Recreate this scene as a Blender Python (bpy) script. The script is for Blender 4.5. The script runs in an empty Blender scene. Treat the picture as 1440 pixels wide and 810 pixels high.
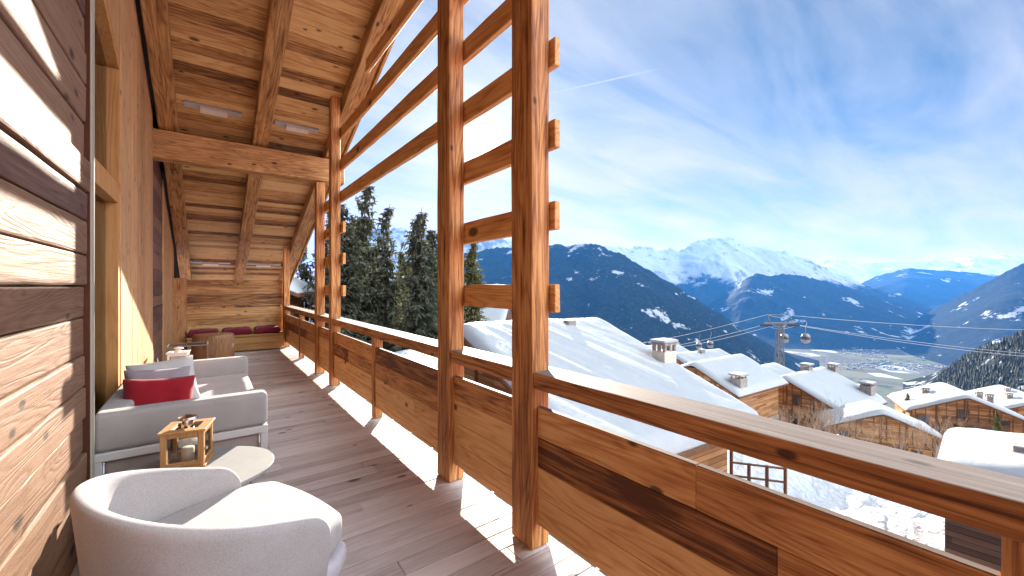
import bpy, bmesh, math, random
from mathutils import Vector, Matrix, noise as mnoise
R = math.radians
rnd = random.Random(7)
S = bpy.context.scene
COL = S.collection

# ------------------------------------------------------------------ camera
F, CX, HY, YAW, EYE = 570.0, 720.0, 402.0, R(36.77), 1.6
sY, cY = math.sin(YAW), math.cos(YAW)
def dr(d, r, z=0.0):
    return Vector((sY*d + cY*r, cY*d - sY*r, z))
def at(px, py, d):
    return dr(d, (px-CX)/F*d, EYE + (HY-py)/F*d)
def to_dr(x, y):
    return (sY*x + cY*y, cY*x - sY*y)
cam = bpy.data.cameras.new('camera'); camo = bpy.data.objects.new('camera', cam); COL.objects.link(camo)
camo.location = (0, 0, EYE); camo.rotation_euler = (R(90), 0, -YAW)
cam.sensor_width = 36; cam.lens = F/1440*36; cam.shift_y = -3/1440
cam.clip_start = 0.02; cam.clip_end = 120000
S.camera = camo

# ------------------------------------------------------------------ sun, sky, exposure
SUN_AZ, SUN_EL = R(32.26), R(19.4)
SUNV = Vector((math.sin(SUN_AZ)*math.cos(SUN_EL), math.cos(SUN_AZ)*math.cos(SUN_EL), math.sin(SUN_EL)))
sun = bpy.data.lights.new('sun', 'SUN'); suno = bpy.data.objects.new('sun', sun); COL.objects.link(suno)
sun.energy = 2.2; sun.angle = R(0.5); sun.color = (1.0, 0.90, 0.76)
suno.rotation_euler = SUNV.to_track_quat('Z', 'Y').to_euler(); suno.location = (0, 0, 60)
S.view_settings.view_transform = 'Standard'; S.view_settings.look = 'None'
S.view_settings.exposure = 3.28; S.view_settings.gamma = 1.0
S.cycles.max_bounces = 8; S.cycles.diffuse_bounces = 6; S.cycles.glossy_bounces = 3
S.cycles.transmission_bounces = 4; S.cycles.transparent_max_bounces = 8; S.cycles.volume_bounces = 0
S.cycles.sample_clamp_indirect = 6.0; S.cycles.caustics_reflective = False; S.cycles.caustics_refractive = False
S.cycles.use_denoising = True

def N(nt, typ, **kw):
    n = nt.nodes.new(typ)
    for k, v in kw.items():
        if k == 'inp':
            for i, val in v.items(): n.inputs[i].default_value = val
        else: setattr(n, k, v)
    return n
def math_node(nt, op, a, b=None, c=None, clamp=False):
    n = nt.nodes.new('ShaderNodeMath'); n.operation = op; n.use_clamp = clamp
    for i, v in enumerate((a, b, c)):
        if v is None: continue
        if isinstance(v, (int, float)): n.inputs[i].default_value = v
        else: nt.links.new(v, n.inputs[i])
    return n.outputs[0]
def mixc(nt, fac, a, b, mode='MIX'):
    n = nt.nodes.new('ShaderNodeMix'); n.data_type = 'RGBA'; n.blend_type = mode
    for s, v in ((n.inputs[0], fac), (n.inputs[6], a), (n.inputs[7], b)):
        if isinstance(v, (int, float)): s.default_value = v
        elif isinstance(v, (tuple, list)): s.default_value = (*v[:3], 1)
        else: nt.links.new(v, s)
    return n.outputs[2]
def ramp(nt, val, stops, interp='LINEAR'):
    n = nt.nodes.new('ShaderNodeValToRGB'); cr = n.color_ramp; cr.interpolation = interp
    while len(cr.elements) < len(stops): cr.elements.new(0.5)
    for e, (p, c) in zip(cr.elements, stops):
        e.position = p; e.color = (*c, 1) if isinstance(c, (tuple, list)) else (c, c, c, 1)
    nt.links.new(val, n.inputs[0]); return n.outputs[0]
def vmath(nt, op, a, b=None):
    n = nt.nodes.new('ShaderNodeVectorMath'); n.operation = op
    for i, v in enumerate((a, b)):
        if v is None: continue
        if isinstance(v, (tuple, list, Vector)): n.inputs[i].default_value = v
        else: nt.links.new(v, n.inputs[i])
    return n.outputs['Value'] if op in ('DOT_PRODUCT', 'LENGTH', 'DISTANCE') else n.outputs[0]

world = bpy.data.worlds.new('World'); S.world = world; world.use_nodes = True
wt = world.node_tree; wt.nodes.clear()
def build_sky():
    nt = wt
    out = N(nt, 'ShaderNodeOutputWorld'); bg = N(nt, 'ShaderNodeBackground')
    bg.inputs[1].default_value = 0.05
    sky = N(nt, 'ShaderNodeTexSky'); sky.sky_type = 'NISHITA'; sky.sun_disc = False
    sky.sun_elevation = SUN_EL; sky.sun_rotation = SUN_AZ; sky.altitude = 1500
    sky.air_density = 0.8; sky.dust_density = 0.15; sky.ozone_density = 1.2
    tc = N(nt, 'ShaderNodeTexCoord'); d = tc.outputs['Generated']
    sep = N(nt, 'ShaderNodeSeparateXYZ'); nt.links.new(d, sep.inputs[0])
    den = math_node(nt, 'ADD', math_node(nt, 'MAXIMUM', sep.outputs[2], 0.0), 0.12)
    u = math_node(nt, 'DIVIDE', sep.outputs[0], den); v = math_node(nt, 'DIVIDE', sep.outputs[1], den)
    cmb = N(nt, 'ShaderNodeCombineXYZ'); nt.links.new(u, cmb.inputs[0]); nt.links.new(v, cmb.inputs[1])
    mp = N(nt, 'ShaderNodeMapping'); mp.inputs['Rotation'].default_value = (0, 0, R(25)); mp.inputs['Scale'].default_value = (0.40, 1.35, 1)
    nt.links.new(cmb.outputs[0], mp.inputs[0])
    n1 = N(nt, 'ShaderNodeTexNoise', inp={'Scale': 1.6, 'Detail': 9.0, 'Roughness': 0.62, 'Distortion': 0.5}); nt.links.new(mp.outputs[0], n1.inputs['Vector'])
    n2 = N(nt, 'ShaderNodeTexNoise', inp={'Scale': 0.55, 'Detail': 3.0, 'Roughness': 0.5}); nt.links.new(cmb.outputs[0], n2.inputs['Vector'])
    dot = vmath(nt, 'DOT_PRODUCT', d, tuple(SUNV))
    ang = math_node(nt, 'MULTIPLY', math_node(nt, 'ARCCOSINE', math_node(nt, 'MINIMUM', dot, 1.0)), 57.2958)
    near = math_node(nt, 'POWER', 2.718, math_node(nt, 'MULTIPLY', ang, -1/26.0))     # 1 at the sun
    hor = math_node(nt, 'POWER', 2.718, math_node(nt, 'MULTIPLY', math_node(nt, 'MAXIMUM', sep.outputs[2], 0.0), -7.0))
    cl = math_node(nt, 'ADD', math_node(nt, 'MULTIPLY', n1.outputs[0], 1.75), math_node(nt, 'MULTIPLY', n2.outputs[0], 1.1))
    cl = math_node(nt, 'ADD', cl, math_node(nt, 'MULTIPLY', near, 0.52))
    cl = math_node(nt, 'ADD', cl, math_node(nt, 'MULTIPLY', hor, 0.55))
    # added cloud bank overhead and south-east, out of view, brightening the shaded balcony
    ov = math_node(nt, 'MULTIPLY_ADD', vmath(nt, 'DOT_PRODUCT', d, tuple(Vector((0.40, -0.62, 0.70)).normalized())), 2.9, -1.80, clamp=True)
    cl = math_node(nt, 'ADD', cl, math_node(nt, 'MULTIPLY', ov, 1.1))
    cf = ramp(nt, math_node(nt, 'SUBTRACT', cl, 1.06), [(0.2, 0.0), (0.60, 0.45), (1.0, 0.92)])
    # two old vapour trails
    def trail(p0, p1, w, soft):
        a = (at(*p0, 1.0)-Vector((0,0,EYE))).normalized(); b = (at(*p1, 1.0)-Vector((0,0,EYE))).normalized()
        nrm = a.cross(b).normalized(); mid = (a+b).normalized(); half = a.angle(b)/2
        dd = math_node(nt, 'ABSOLUTE', vmath(nt, 'DOT_PRODUCT', d, tuple(nrm)))
        t = math_node(nt, 'SUBTRACT', 1.0, math_node(nt, 'DIVIDE', dd, w), clamp=True)
        along = math_node(nt, 'SUBTRACT', math_node(nt, 'DIVIDE', vmath(nt, 'DOT_PRODUCT', d, tuple(mid)), 1.0), math.cos(half))
        e = math_node(nt, 'MULTIPLY', along, 1/(1-math.cos(half))*2.2, clamp=True)
        return math_node(nt, 'MULTIPLY', math_node(nt, 'MULTIPLY', t, e), soft)
    tr = math_node(nt, 'MAXIMUM', trail((640, 162), (952, 91), 0.0035, 0.85), trail((1080, 262), (1470, 186), 0.010, 0.45))
    tr = math_node(nt, 'MAXIMUM', tr, trail((1090, 246), (1260, 196), 0.012, 0.3))
    cf = math_node(nt, 'MAXIMUM', cf, tr)
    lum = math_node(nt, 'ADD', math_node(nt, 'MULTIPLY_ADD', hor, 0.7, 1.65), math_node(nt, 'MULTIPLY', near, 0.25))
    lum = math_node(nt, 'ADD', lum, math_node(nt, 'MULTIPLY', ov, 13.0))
    cc = N(nt, 'ShaderNodeCombineColor')
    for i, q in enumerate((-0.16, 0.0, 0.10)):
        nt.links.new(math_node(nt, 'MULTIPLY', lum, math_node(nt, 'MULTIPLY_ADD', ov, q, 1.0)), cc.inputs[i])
    clear = mixc(nt, 1.0, sky.outputs[0], (0.25, 0.268, 0.24), 'MULTIPLY')
    base = mixc(nt, cf, clear, cc.outputs[0])
    tint = N(nt, 'ShaderNodeCombineColor')          # low sky warmed to offset the blue cast of the haze
    for i, q in enumerate((0.85, 0.06, -0.12)): nt.links.new(math_node(nt, 'MULTIPLY_ADD', hor, q, 1.0), tint.inputs[i])
    base = mixc(nt, 1.0, base, tint.outputs[0], 'MULTIPLY')
    # the disc of the sun and the bright air right round it
    g2 = math_node(nt, 'POWER', 2.718, math_node(nt, 'MULTIPLY', math_node(nt, 'MULTIPLY', ang, ang), -1/(1.35*1.35)))
    g3 = math_node(nt, 'POWER', 2.718, math_node(nt, 'MULTIPLY', ang, -1/4.0))
    gl = math_node(nt, 'ADD', math_node(nt, 'MULTIPLY', g2, 160.0), math_node(nt, 'MULTIPLY', g3, 1.3))
    gc = N(nt, 'ShaderNodeCombineColor')
    for i, k in enumerate((1.0, 0.95, 0.85)): nt.links.new(math_node(nt, 'MULTIPLY', gl, k), gc.inputs[i])
    fin = mixc(nt, 1.0, base, gc.outputs[0], 'ADD')
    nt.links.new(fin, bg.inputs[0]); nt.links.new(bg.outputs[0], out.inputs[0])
build_sky()

# ------------------------------------------------------------------ materials
def mat(name):
    m = bpy.data.materials.new(name); m.use_nodes = True; nt = m.node_tree; nt.nodes.clear()
    out = N(nt, 'ShaderNodeOutputMaterial'); b = N(nt, 'ShaderNodeBsdfPrincipled'); nt.links.new(b.outputs[0], out.inputs[0])
    b.inputs['Specular IOR Level'].default_value = 0.3
    return m, nt, b
def wood(name, cols, axis=1, rings=26.0, knot=0.5, rough=0.62, bump=0.25, spread=0.5, streak=0.55, sc=1.0, con=1.4):
    """old sawn timber: grain along one local axis, a tone of its own for each board"""
    m, nt, b = mat(name)
    tc = N(nt, 'ShaderNodeTexCoord'); geo = N(nt, 'ShaderNodeNewGeometry')
    isl = geo.outputs['Random Per Island']
    wn = N(nt, 'ShaderNodeTexWhiteNoise', noise_dimensions='1D'); nt.links.new(isl, wn.inputs['W'])
    off = vmath(nt, 'SCALE', wn.outputs['Color']); off.node.inputs['Scale'].default_value = 40.0
    p = vmath(nt, 'ADD', tc.outputs['Object'], off)
    def stretch(al, ac):
        v = [ac*sc]*3; v[axis] = al*sc
        return vmath(nt, 'MULTIPLY', p, tuple(v))
    nA = N(nt, 'ShaderNodeTexNoise', inp={'Scale': 1.0, 'Detail': 7.0, 'Roughness': 0.65, 'Distortion': 0.3}); nt.links.new(stretch(1.1, 34), nA.inputs['Vector'])
    nB = N(nt, 'ShaderNodeTexNoise', inp={'Scale': 1.0, 'Detail': 1.5, 'Roughness': 0.4, 'Distortion': 0.25}); nt.links.new(stretch(0.55, 5.0), nB.inputs['Vector'])
    nC = N(nt, 'ShaderNodeTexNoise', inp={'Scale': 1.0, 'Detail': 4.0, 'Roughness': 0.6}); nt.links.new(stretch(1.3, 4.5), nC.inputs['Vector'])
    nD = N(nt, 'ShaderNodeTexNoise', inp={'Scale': 1.0, 'Detail': 5.0, 'Roughness': 0.7}); nt.links.new(stretch(3.0, 110), nD.inputs['Vector'])
    rg = math_node(nt, 'MULTIPLY_ADD', math_node(nt, 'SINE', math_node(nt, 'MULTIPLY', nB.outputs[0], rings*3.0)), 0.5, 0.5)
    rg = math_node(nt, 'POWER', rg, 2.2)
    vo = N(nt, 'ShaderNodeTexVoronoi', inp={'Scale': 1.0, 'Randomness': 1.0}); nt.links.new(stretch(2.3, 4.6), vo.inputs['Vector'])
    sepc = N(nt, 'ShaderNodeSeparateColor'); nt.links.new(vo.outputs['Color'], sepc.inputs[0])
    kr = math_node(nt, 'MULTIPLY_ADD', sepc.outputs[0], 0.17, 0.07)
    dist = math_node(nt, 'ADD', vo.outputs['Distance'], math_node(nt, 'MULTIPLY', math_node(nt, 'SUBTRACT', nC.outputs[0], 0.5), 0.10))
    kn = math_node(nt, 'SUBTRACT', 1.0, math_node(nt, 'DIVIDE', dist, kr), clamp=True)
    kn = math_node(nt, 'MULTIPLY', kn, math_node(nt, 'GREATER_THAN', sepc.outputs[1], 1.0-min(1, knot*1.5)))
    kn = math_node(nt, 'MULTIPLY', kn, 2.2, clamp=True)
    t = math_node(nt, 'MULTIPLY', nA.outputs[0], streak)
    t = math_node(nt, 'ADD', t, math_node(nt, 'MULTIPLY', nC.outputs[0], 0.40))
    t = math_node(nt, 'ADD', t, math_node(nt, 'MULTIPLY', rg, -0.11))
    t = math_node(nt, 'ADD', t, math_node(nt, 'MULTIPLY', nD.outputs[0], 0.49))
    t = math_node(nt, 'ADD', t, math_node(nt, 'MULTIPLY', math_node(nt, 'SUBTRACT', isl, 0.5), spread))
    t = math_node(nt, 'ADD', t, -0.18-0.5*(streak-0.55))
    t = math_node(nt, 'MULTIPLY_ADD', math_node(nt, 'SUBTRACT', t, 0.5), con, 0.5)
    n = len(cols)
    col = ramp(nt, t, [(0.12 + 0.76*i/(n-1), c) for i, c in enumerate(cols)])
    dark = [c*0.25 for c in cols[0]]
    col = mixc(nt, math_node(nt, 'MULTIPLY', kn, 0.85), col, dark)
    # drying cracks along the grain
    ck = ramp(nt, nA.outputs[0], [(0.27, 1.0), (0.33, 0.0)])
    col = mixc(nt, math_node(nt, 'MULTIPLY', ck, 0.7), col, dark)
    nt.links.new(col, b.inputs['Base Color'])
    b.inputs['Roughness'].default_value = rough
    h = math_node(nt, 'ADD', math_node(nt, 'MULTIPLY', nA.outputs[0], 0.7), math_node(nt, 'MULTIPLY', rg, -0.25))
    h = math_node(nt, 'ADD', h, math_node(nt, 'MULTIPLY', nD.outputs[0], 0.35))
    h = math_node(nt, 'SUBTRACT', h, math_node(nt, 'MULTIPLY', ck, 0.7))
    bp = N(nt, 'ShaderNodeBump', inp={'Strength': bump, 'Distance': 0.012}); nt.links.new(h, bp.inputs['Height']); nt.links.new(bp.outputs[0], b.inputs['Normal'])
    return m
def plain(name, col, rough=0.5, metal=0.0, var=0.12, scale=8.0, bump=0.0, bscale=60.0):
    m, nt, b = mat(name)
    tc = N(nt, 'ShaderNodeTexCoord')
    n = N(nt, 'ShaderNodeTexNoise', inp={'Scale': scale, 'Detail': 5.0, 'Roughness': 0.6}); nt.links.new(tc.outputs['Object'], n.inputs['Vector'])
    c = ramp(nt, n.outputs[0], [(0.25, [x*(1-var) for x in col]), (0.75, [min(1, x*(1+var)) for x in col])])
    nt.links.new(c, b.inputs['Base Color']); b.inputs['Roughness'].default_value = rough; b.inputs['Metallic'].default_value = metal
    if bump:
        n2 = N(nt, 'ShaderNodeTexNoise', inp={'Scale': bscale, 'Detail': 4.0}); nt.links.new(tc.outputs['Object'], n2.inputs['Vector'])
        bp = N(nt, 'ShaderNodeBump', inp={'Strength': bump, 'Distance': 0.01}); nt.links.new(n2.outputs[0], bp.inputs['Height']); nt.links.new(bp.outputs[0], b.inputs['Normal'])
    return m
def fabric(name, col, var=0.13):
    m, nt, b = mat(name)
    tc = N(nt, 'ShaderNodeTexCoord')
    n = N(nt, 'ShaderNodeTexNoise', inp={'Scale': 210.0, 'Detail': 3.0}); nt.links.new(tc.outputs['Object'], n.inputs['Vector'])
    n3 = N(nt, 'ShaderNodeTexNoise', inp={'Scale': 5.0, 'Detail': 4.0}); nt.links.new(tc.outputs['Object'], n3.inputs['Vector'])
    t = math_node(nt, 'ADD', math_node(nt, 'MULTIPLY', n.outputs[0], 0.65), math_node(nt, 'MULTIPLY', n3.outputs[0], 0.35))
    c = ramp(nt, t, [(0.3, [x*(1-2*var) for x in col]), (0.7, [min(1, x*(1+var)) for x in col])])
    nt.links.new(c, b.inputs['Base Color']); b.inputs['Roughness'].default_value = 0.9
    b.inputs['Sheen Weight'].default_value = 0.15; b.inputs['Specular IOR Level'].default_value = 0.15
    bp = N(nt, 'ShaderNodeBump', inp={'Strength': 0.25, 'Distance': 0.002}); nt.links.new(n.outputs[0], bp.inputs['Height']); nt.links.new(bp.outputs[0], b.inputs['Normal'])
    return m
def glass(name, tint=(0.9, 0.95, 0.93), alpha=0.25):
    m = bpy.data.materials.new(name); m.use_nodes = True; nt = m.node_tree; nt.nodes.clear()
    out = N(nt, 'ShaderNodeOutputMaterial'); tr = N(nt, 'ShaderNodeBsdfTransparent'); gl = N(nt, 'ShaderNodeBsdfGlossy')
    tr.inputs[0].default_value = (*tint, 1); gl.inputs['Roughness'].default_value = 0.02
    fr = N(nt, 'ShaderNodeFresnel', inp={'IOR': 1.5}); mx = N(nt, 'ShaderNodeMixShader')
    nt.links.new(math_node(nt, 'ADD', math_node(nt, 'MULTIPLY', fr.outputs[0], 0.9), 0.03, clamp=True), mx.inputs[0]); nt.links.new(tr.outputs[0], mx.inputs[1]); nt.links.new(gl.outputs[0], mx.inputs[2])
    nt.links.new(mx.outputs[0], out.inputs[0]); return m
def snow(name, bump=0.35, scale=3.0, k=1.0):
    m, nt, b = mat(name)
    tc = N(nt, 'ShaderNodeTexCoord')
    n = N(nt, 'ShaderNodeTexNoise', inp={'Scale': scale, 'Detail': 8.0, 'Roughness': 0.6}); nt.links.new(tc.outputs['Object'], n.inputs['Vector'])
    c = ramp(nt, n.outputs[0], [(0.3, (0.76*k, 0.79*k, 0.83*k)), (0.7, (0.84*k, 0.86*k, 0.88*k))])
    nt.links.new(c, b.inputs['Base Color']); b.inputs['Roughness'].default_value = 0.65; b.inputs['Specular IOR Level'].default_value = 0.25
    bp = N(nt, 'ShaderNodeBump', inp={'Strength': bump, 'Distance': 0.15}); nt.links.new(n.outputs[0], bp.inputs['Height']); nt.links.new(bp.outputs[0], b.inputs['Normal'])
    return m

RED = [(0.095, 0.030, 0.009), (0.36, 0.145, 0.045), (0.60, 0.295, 0.105), (0.73, 0.44, 0.19)]
CEIL = [(0.11, 0.045, 0.016), (0.34, 0.170, 0.062), (0.55, 0.32, 0.128), (0.68, 0.45, 0.205)]
PALE = [(0.065, 0.025, 0.011), (0.155, 0.079, 0.042), (0.20, 0.113, 0.066), (0.235, 0.146, 0.094)]
FACA = [(0.15, 0.068, 0.026), (0.37, 0.19, 0.080), (0.50, 0.275, 0.125), (0.59, 0.355, 0.175)]
DECK = [(0.21, 0.155, 0.14), (0.43, 0.36, 0.335), (0.58, 0.51, 0.485), (0.68, 0.62, 0.60)]
W = dict(
    post=wood('post_timber', RED, axis=2, sc=1.5, knot=0.4, bump=0.5, streak=0.8, spread=0.25, rings=20),
    rail=wood('railing_timber', RED, axis=1, sc=1.35, knot=0.35, spread=0.45, rings=24),
    slat=wood('slat_timber', RED, axis=1, knot=0.3, spread=0.3),
    raft=wood('rafter_timber', CEIL, axis=1, sc=1.4, knot=0.4, spread=0.3, rings=22, streak=0.7),
    ceil=wood('ceiling_boards', CEIL, axis=0, sc=1.35, knot=0.55, spread=0.55, streak=0.75, rings=22),
    beam=wood('beam_timber', CEIL, axis=0, sc=1.6, knot=0.6, spread=0.2, streak=0.5),
    wall=wood('wall_boards', PALE, axis=1, sc=1.4, knot=0.45, spread=0.3, rings=26, bump=0.5, streak=0.7, con=1.1),
    faca=wood('facade_planks', FACA, axis=2, sc=1.7, knot=0.66, spread=0.2, rings=20, streak=0.5),
    back=wood('parapet_boards', CEIL, axis=0, knot=0.35, spread=0.4),
    deck=wood('deck_boards', DECK, axis=0, sc=1.35, knot=0.5, spread=0.34, rings=12, bump=0.4, streak=0.5, con=0.95),
    cap=wood('weathered_cap', [(0.08, 0.058, 0.047), (0.125, 0.098, 0.083), (0.165, 0.135, 0.118), (0.21, 0.178, 0.16)], axis=1, knot=0.2, spread=0.2),
    orange=wood('window_timber', [(0.30, 0.13, 0.035), (0.42, 0.20, 0.06), (0.50, 0.26, 0.09), (0.55, 0.31, 0.12)], axis=2, knot=0.05, spread=0.1),
    lant=wood('lantern_timber', [(0.22, 0.10, 0.035), (0.33, 0.165, 0.06), (0.41, 0.22, 0.09), (0.48, 0.28, 0.13)], axis=2, knot=0.0, spread=0.15, sc=3),
    stump=wood('stump_timber', [(0.13, 0.06, 0.03), (0.26, 0.13, 0.06), (0.36, 0.19, 0.09), (0.46, 0.27, 0.14)], axis=2, knot=0.3, spread=0.1),
    bench=wood('bench_boards', [(0.22, 0.11, 0.035), (0.36, 0.20, 0.07), (0.46, 0.28, 0.11), (0.52, 0.34, 0.15)], axis=0, knot=0.3, spread=0.25),
    inside=wood('inside_boards', [(0.10, 0.065, 0.03), (0.20, 0.14, 0.065), (0.28, 0.20, 0.10), (0.34, 0.25, 0.14)], axis=2, knot=0.3, spread=0.2),
    
    chalv=wood('chalet_trim', [(0.04, 0.014, 0.006), (0.085, 0.032, 0.012), (0.13, 0.053, 0.021), (0.18, 0.082, 0.034)], axis=2, knot=0.0, spread=0.3, sc=0.35),
)
def courses(name, cols, h=0.26):
    m, nt, b = mat(name)
    tc = N(nt, 'ShaderNodeTexCoord'); sep = N(nt, 'ShaderNodeSeparateXYZ'); nt.links.new(tc.outputs['Object'], sep.inputs[0])
    zz = math_node(nt, 'DIVIDE', sep.outputs[2], h); fl = math_node(nt, 'FLOOR', zz); fr = math_node(nt, 'FRACT', zz)
    wn = N(nt, 'ShaderNodeTexWhiteNoise', noise_dimensions='2D'); cb_ = N(nt, 'ShaderNodeCombineXYZ'); nt.links.new(fl, cb_.inputs[0])
    nt.links.new(math_node(nt, 'FLOOR', math_node(nt, 'MULTIPLY_ADD', math_node(nt, 'ADD', sep.outputs[0], sep.outputs[1]), 0.3, math_node(nt, 'MULTIPLY', fl, 0.37))), cb_.inputs[1]); nt.links.new(cb_.outputs[0], wn.inputs['Vector'])
    n = N(nt, 'ShaderNodeTexNoise', inp={'Scale': 1.0, 'Detail': 6.0, 'Roughness': 0.7}); nt.links.new(vmath(nt, 'MULTIPLY', tc.outputs['Object'], (0.8, 0.8, 9)), n.inputs['Vector'])
    t = math_node(nt, 'ADD', math_node(nt, 'MULTIPLY', wn.outputs[0], 0.5), math_node(nt, 'MULTIPLY', n.outputs[0], 0.55))
    c = ramp(nt, t, [(0.15 + 0.7*i/3, x) for i, x in enumerate(cols)])
    c = mixc(nt, ramp(nt, fr, [(0.0, 0.85), (0.10, 0.85), (0.14, 0.0)]), c, [x*0.3 for x in cols[0]])
    nt.links.new(c, b.inputs['Base Color']); b.inputs['Roughness'].default_value = 0.8; return m
W['hut'] = courses('hut_planks', [(0.03, 0.014, 0.009), (0.07, 0.033, 0.02), (0.115, 0.057, 0.034), (0.17, 0.092, 0.056)], 0.21)
W['chal'] = courses('chalet_boards', [(0.12, 0.045, 0.016), (0.25, 0.105, 0.037), (0.37, 0.175, 0.066), (0.46, 0.24, 0.10)])
M_ = dict(
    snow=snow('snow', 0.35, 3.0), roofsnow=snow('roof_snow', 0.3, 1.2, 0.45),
    cream=plain('cream_render', (0.62, 0.56, 0.44), 0.85), stone=plain('grey_stone', (0.27, 0.24, 0.22), 0.9, var=0.45, scale=5.0, bump=0.5, bscale=4),
    white=plain('white_lacquer', (0.55, 0.53, 0.53), 0.4, var=0.03), pale=plain('pale_frame', (0.36, 0.33, 0.26), 0.5, var=0.06),
    copper=plain('brown_metal', (0.09, 0.034, 0.018), 0.45, 0.4), dark=plain('dark_metal', (0.03, 0.028, 0.028), 0.5, 0.3),
    chrome=plain('chrome', (0.62, 0.61, 0.6), 0.12, 1.0, var=0.03), steel=plain('galvanised_steel', (0.13, 0.14, 0.155), 0.5, 0.6),
    lampm=plain('grey_lamp_metal', (0.42, 0.45, 0.50), 0.4, 0.3), lampw=plain('lamp_box', (0.60, 0.58, 0.55), 0.45),
    pane=glass('window_glass'), clear=glass('lantern_glass', (0.97, 0.97, 0.95)),
    darkpane=plain('dark_window_pane', (0.035, 0.04, 0.05), 0.08, var=0.3, scale=1.0),
    candle=plain('candle_wax', (0.78, 0.72, 0.62), 0.5, var=0.03),
    tabletop=plain('stone_tabletop', (0.27, 0.27, 0.27), 0.55, var=0.06, scale=14, bump=0.05),
    grey=fabric('light_grey_fabric', (0.36, 0.335, 0.335)), greyd=fabric('shell_fabric', (0.33, 0.28, 0.265)),
    whitef=fabric('white_fabric', (0.5, 0.485, 0.48)), mauve=fabric('mauve_fabric', (0.30, 0.26, 0.29)),
    redf=fabric('red_fabric', (0.27, 0.010, 0.018)), wine=fabric('wine_fabric', (0.16, 0.012, 0.025)), teal=fabric('teal_fabric', (0.33, 0.50, 0.54)),
    base=plain('grey_plastic', (0.45, 0.42, 0.46), 0.45, var=0.04),
    cable=plain('cable_steel', (0.25, 0.27, 0.30), 0.5, 0.3), cabin=plain('gondola_shell', (0.16, 0.17, 0.19), 0.3, 0.2),
    bark=plain('bark', (0.09, 0.06, 0.045), 0.9, var=0.4, scale=6), twig=plain('bare_twigs', (0.24, 0.165, 0.115), 0.9, var=0.3),
    shade_gap=plain('shade_gap_black', (0.008, 0.008, 0.008), 0.95, var=0.1), ice=plain('gutter', (0.22, 0.20, 0.2), 0.5, 0.3),
)
def leafmat(name, a, b_, tr=0.25):
    m, nt, b = mat(name)
    geo = N(nt, 'ShaderNodeNewGeometry'); tc = N(nt, 'ShaderNodeTexCoord')
    n = N(nt, 'ShaderNodeTexNoise', inp={'Scale': 0.55, 'Detail': 3.0}); nt.links.new(tc.outputs['Object'], n.inputs['Vector'])
    t = math_node(nt, 'ADD', math_node(nt, 'MULTIPLY', geo.outputs['Random Per Island'], 0.5), math_node(nt, 'MULTIPLY', n.outputs[0], 0.6))
    c = ramp(nt, t, [(0.25, a), (0.85, b_)])
    nt.links.new(c, b.inputs['Base Color']); b.inputs['Roughness'].default_value = 0.7
    tl = N(nt, 'ShaderNodeBsdfTranslucent'); nt.links.new(c, tl.inputs[0]); mx = N(nt, 'ShaderNodeMixShader'); mx.inputs[0].default_value = tr
    out = [x for x in nt.nodes if x.type == 'OUTPUT_MATERIAL'][0]
    nt.links.new(b.outputs[0], mx.inputs[1]); nt.links.new(tl.outputs[0], mx.inputs[2]); nt.links.new(mx.outputs[0], out.inputs[0])
    return m
M_['needle'] = leafmat('fir_needles', (0.04, 0.05, 0.033), (0.15, 0.155, 0.10), 0.4)
M_['yneedle'] = leafmat('yellow_green_needles', (0.05, 0.055, 0.015), (0.16, 0.15, 0.05), 0.3)

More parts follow.
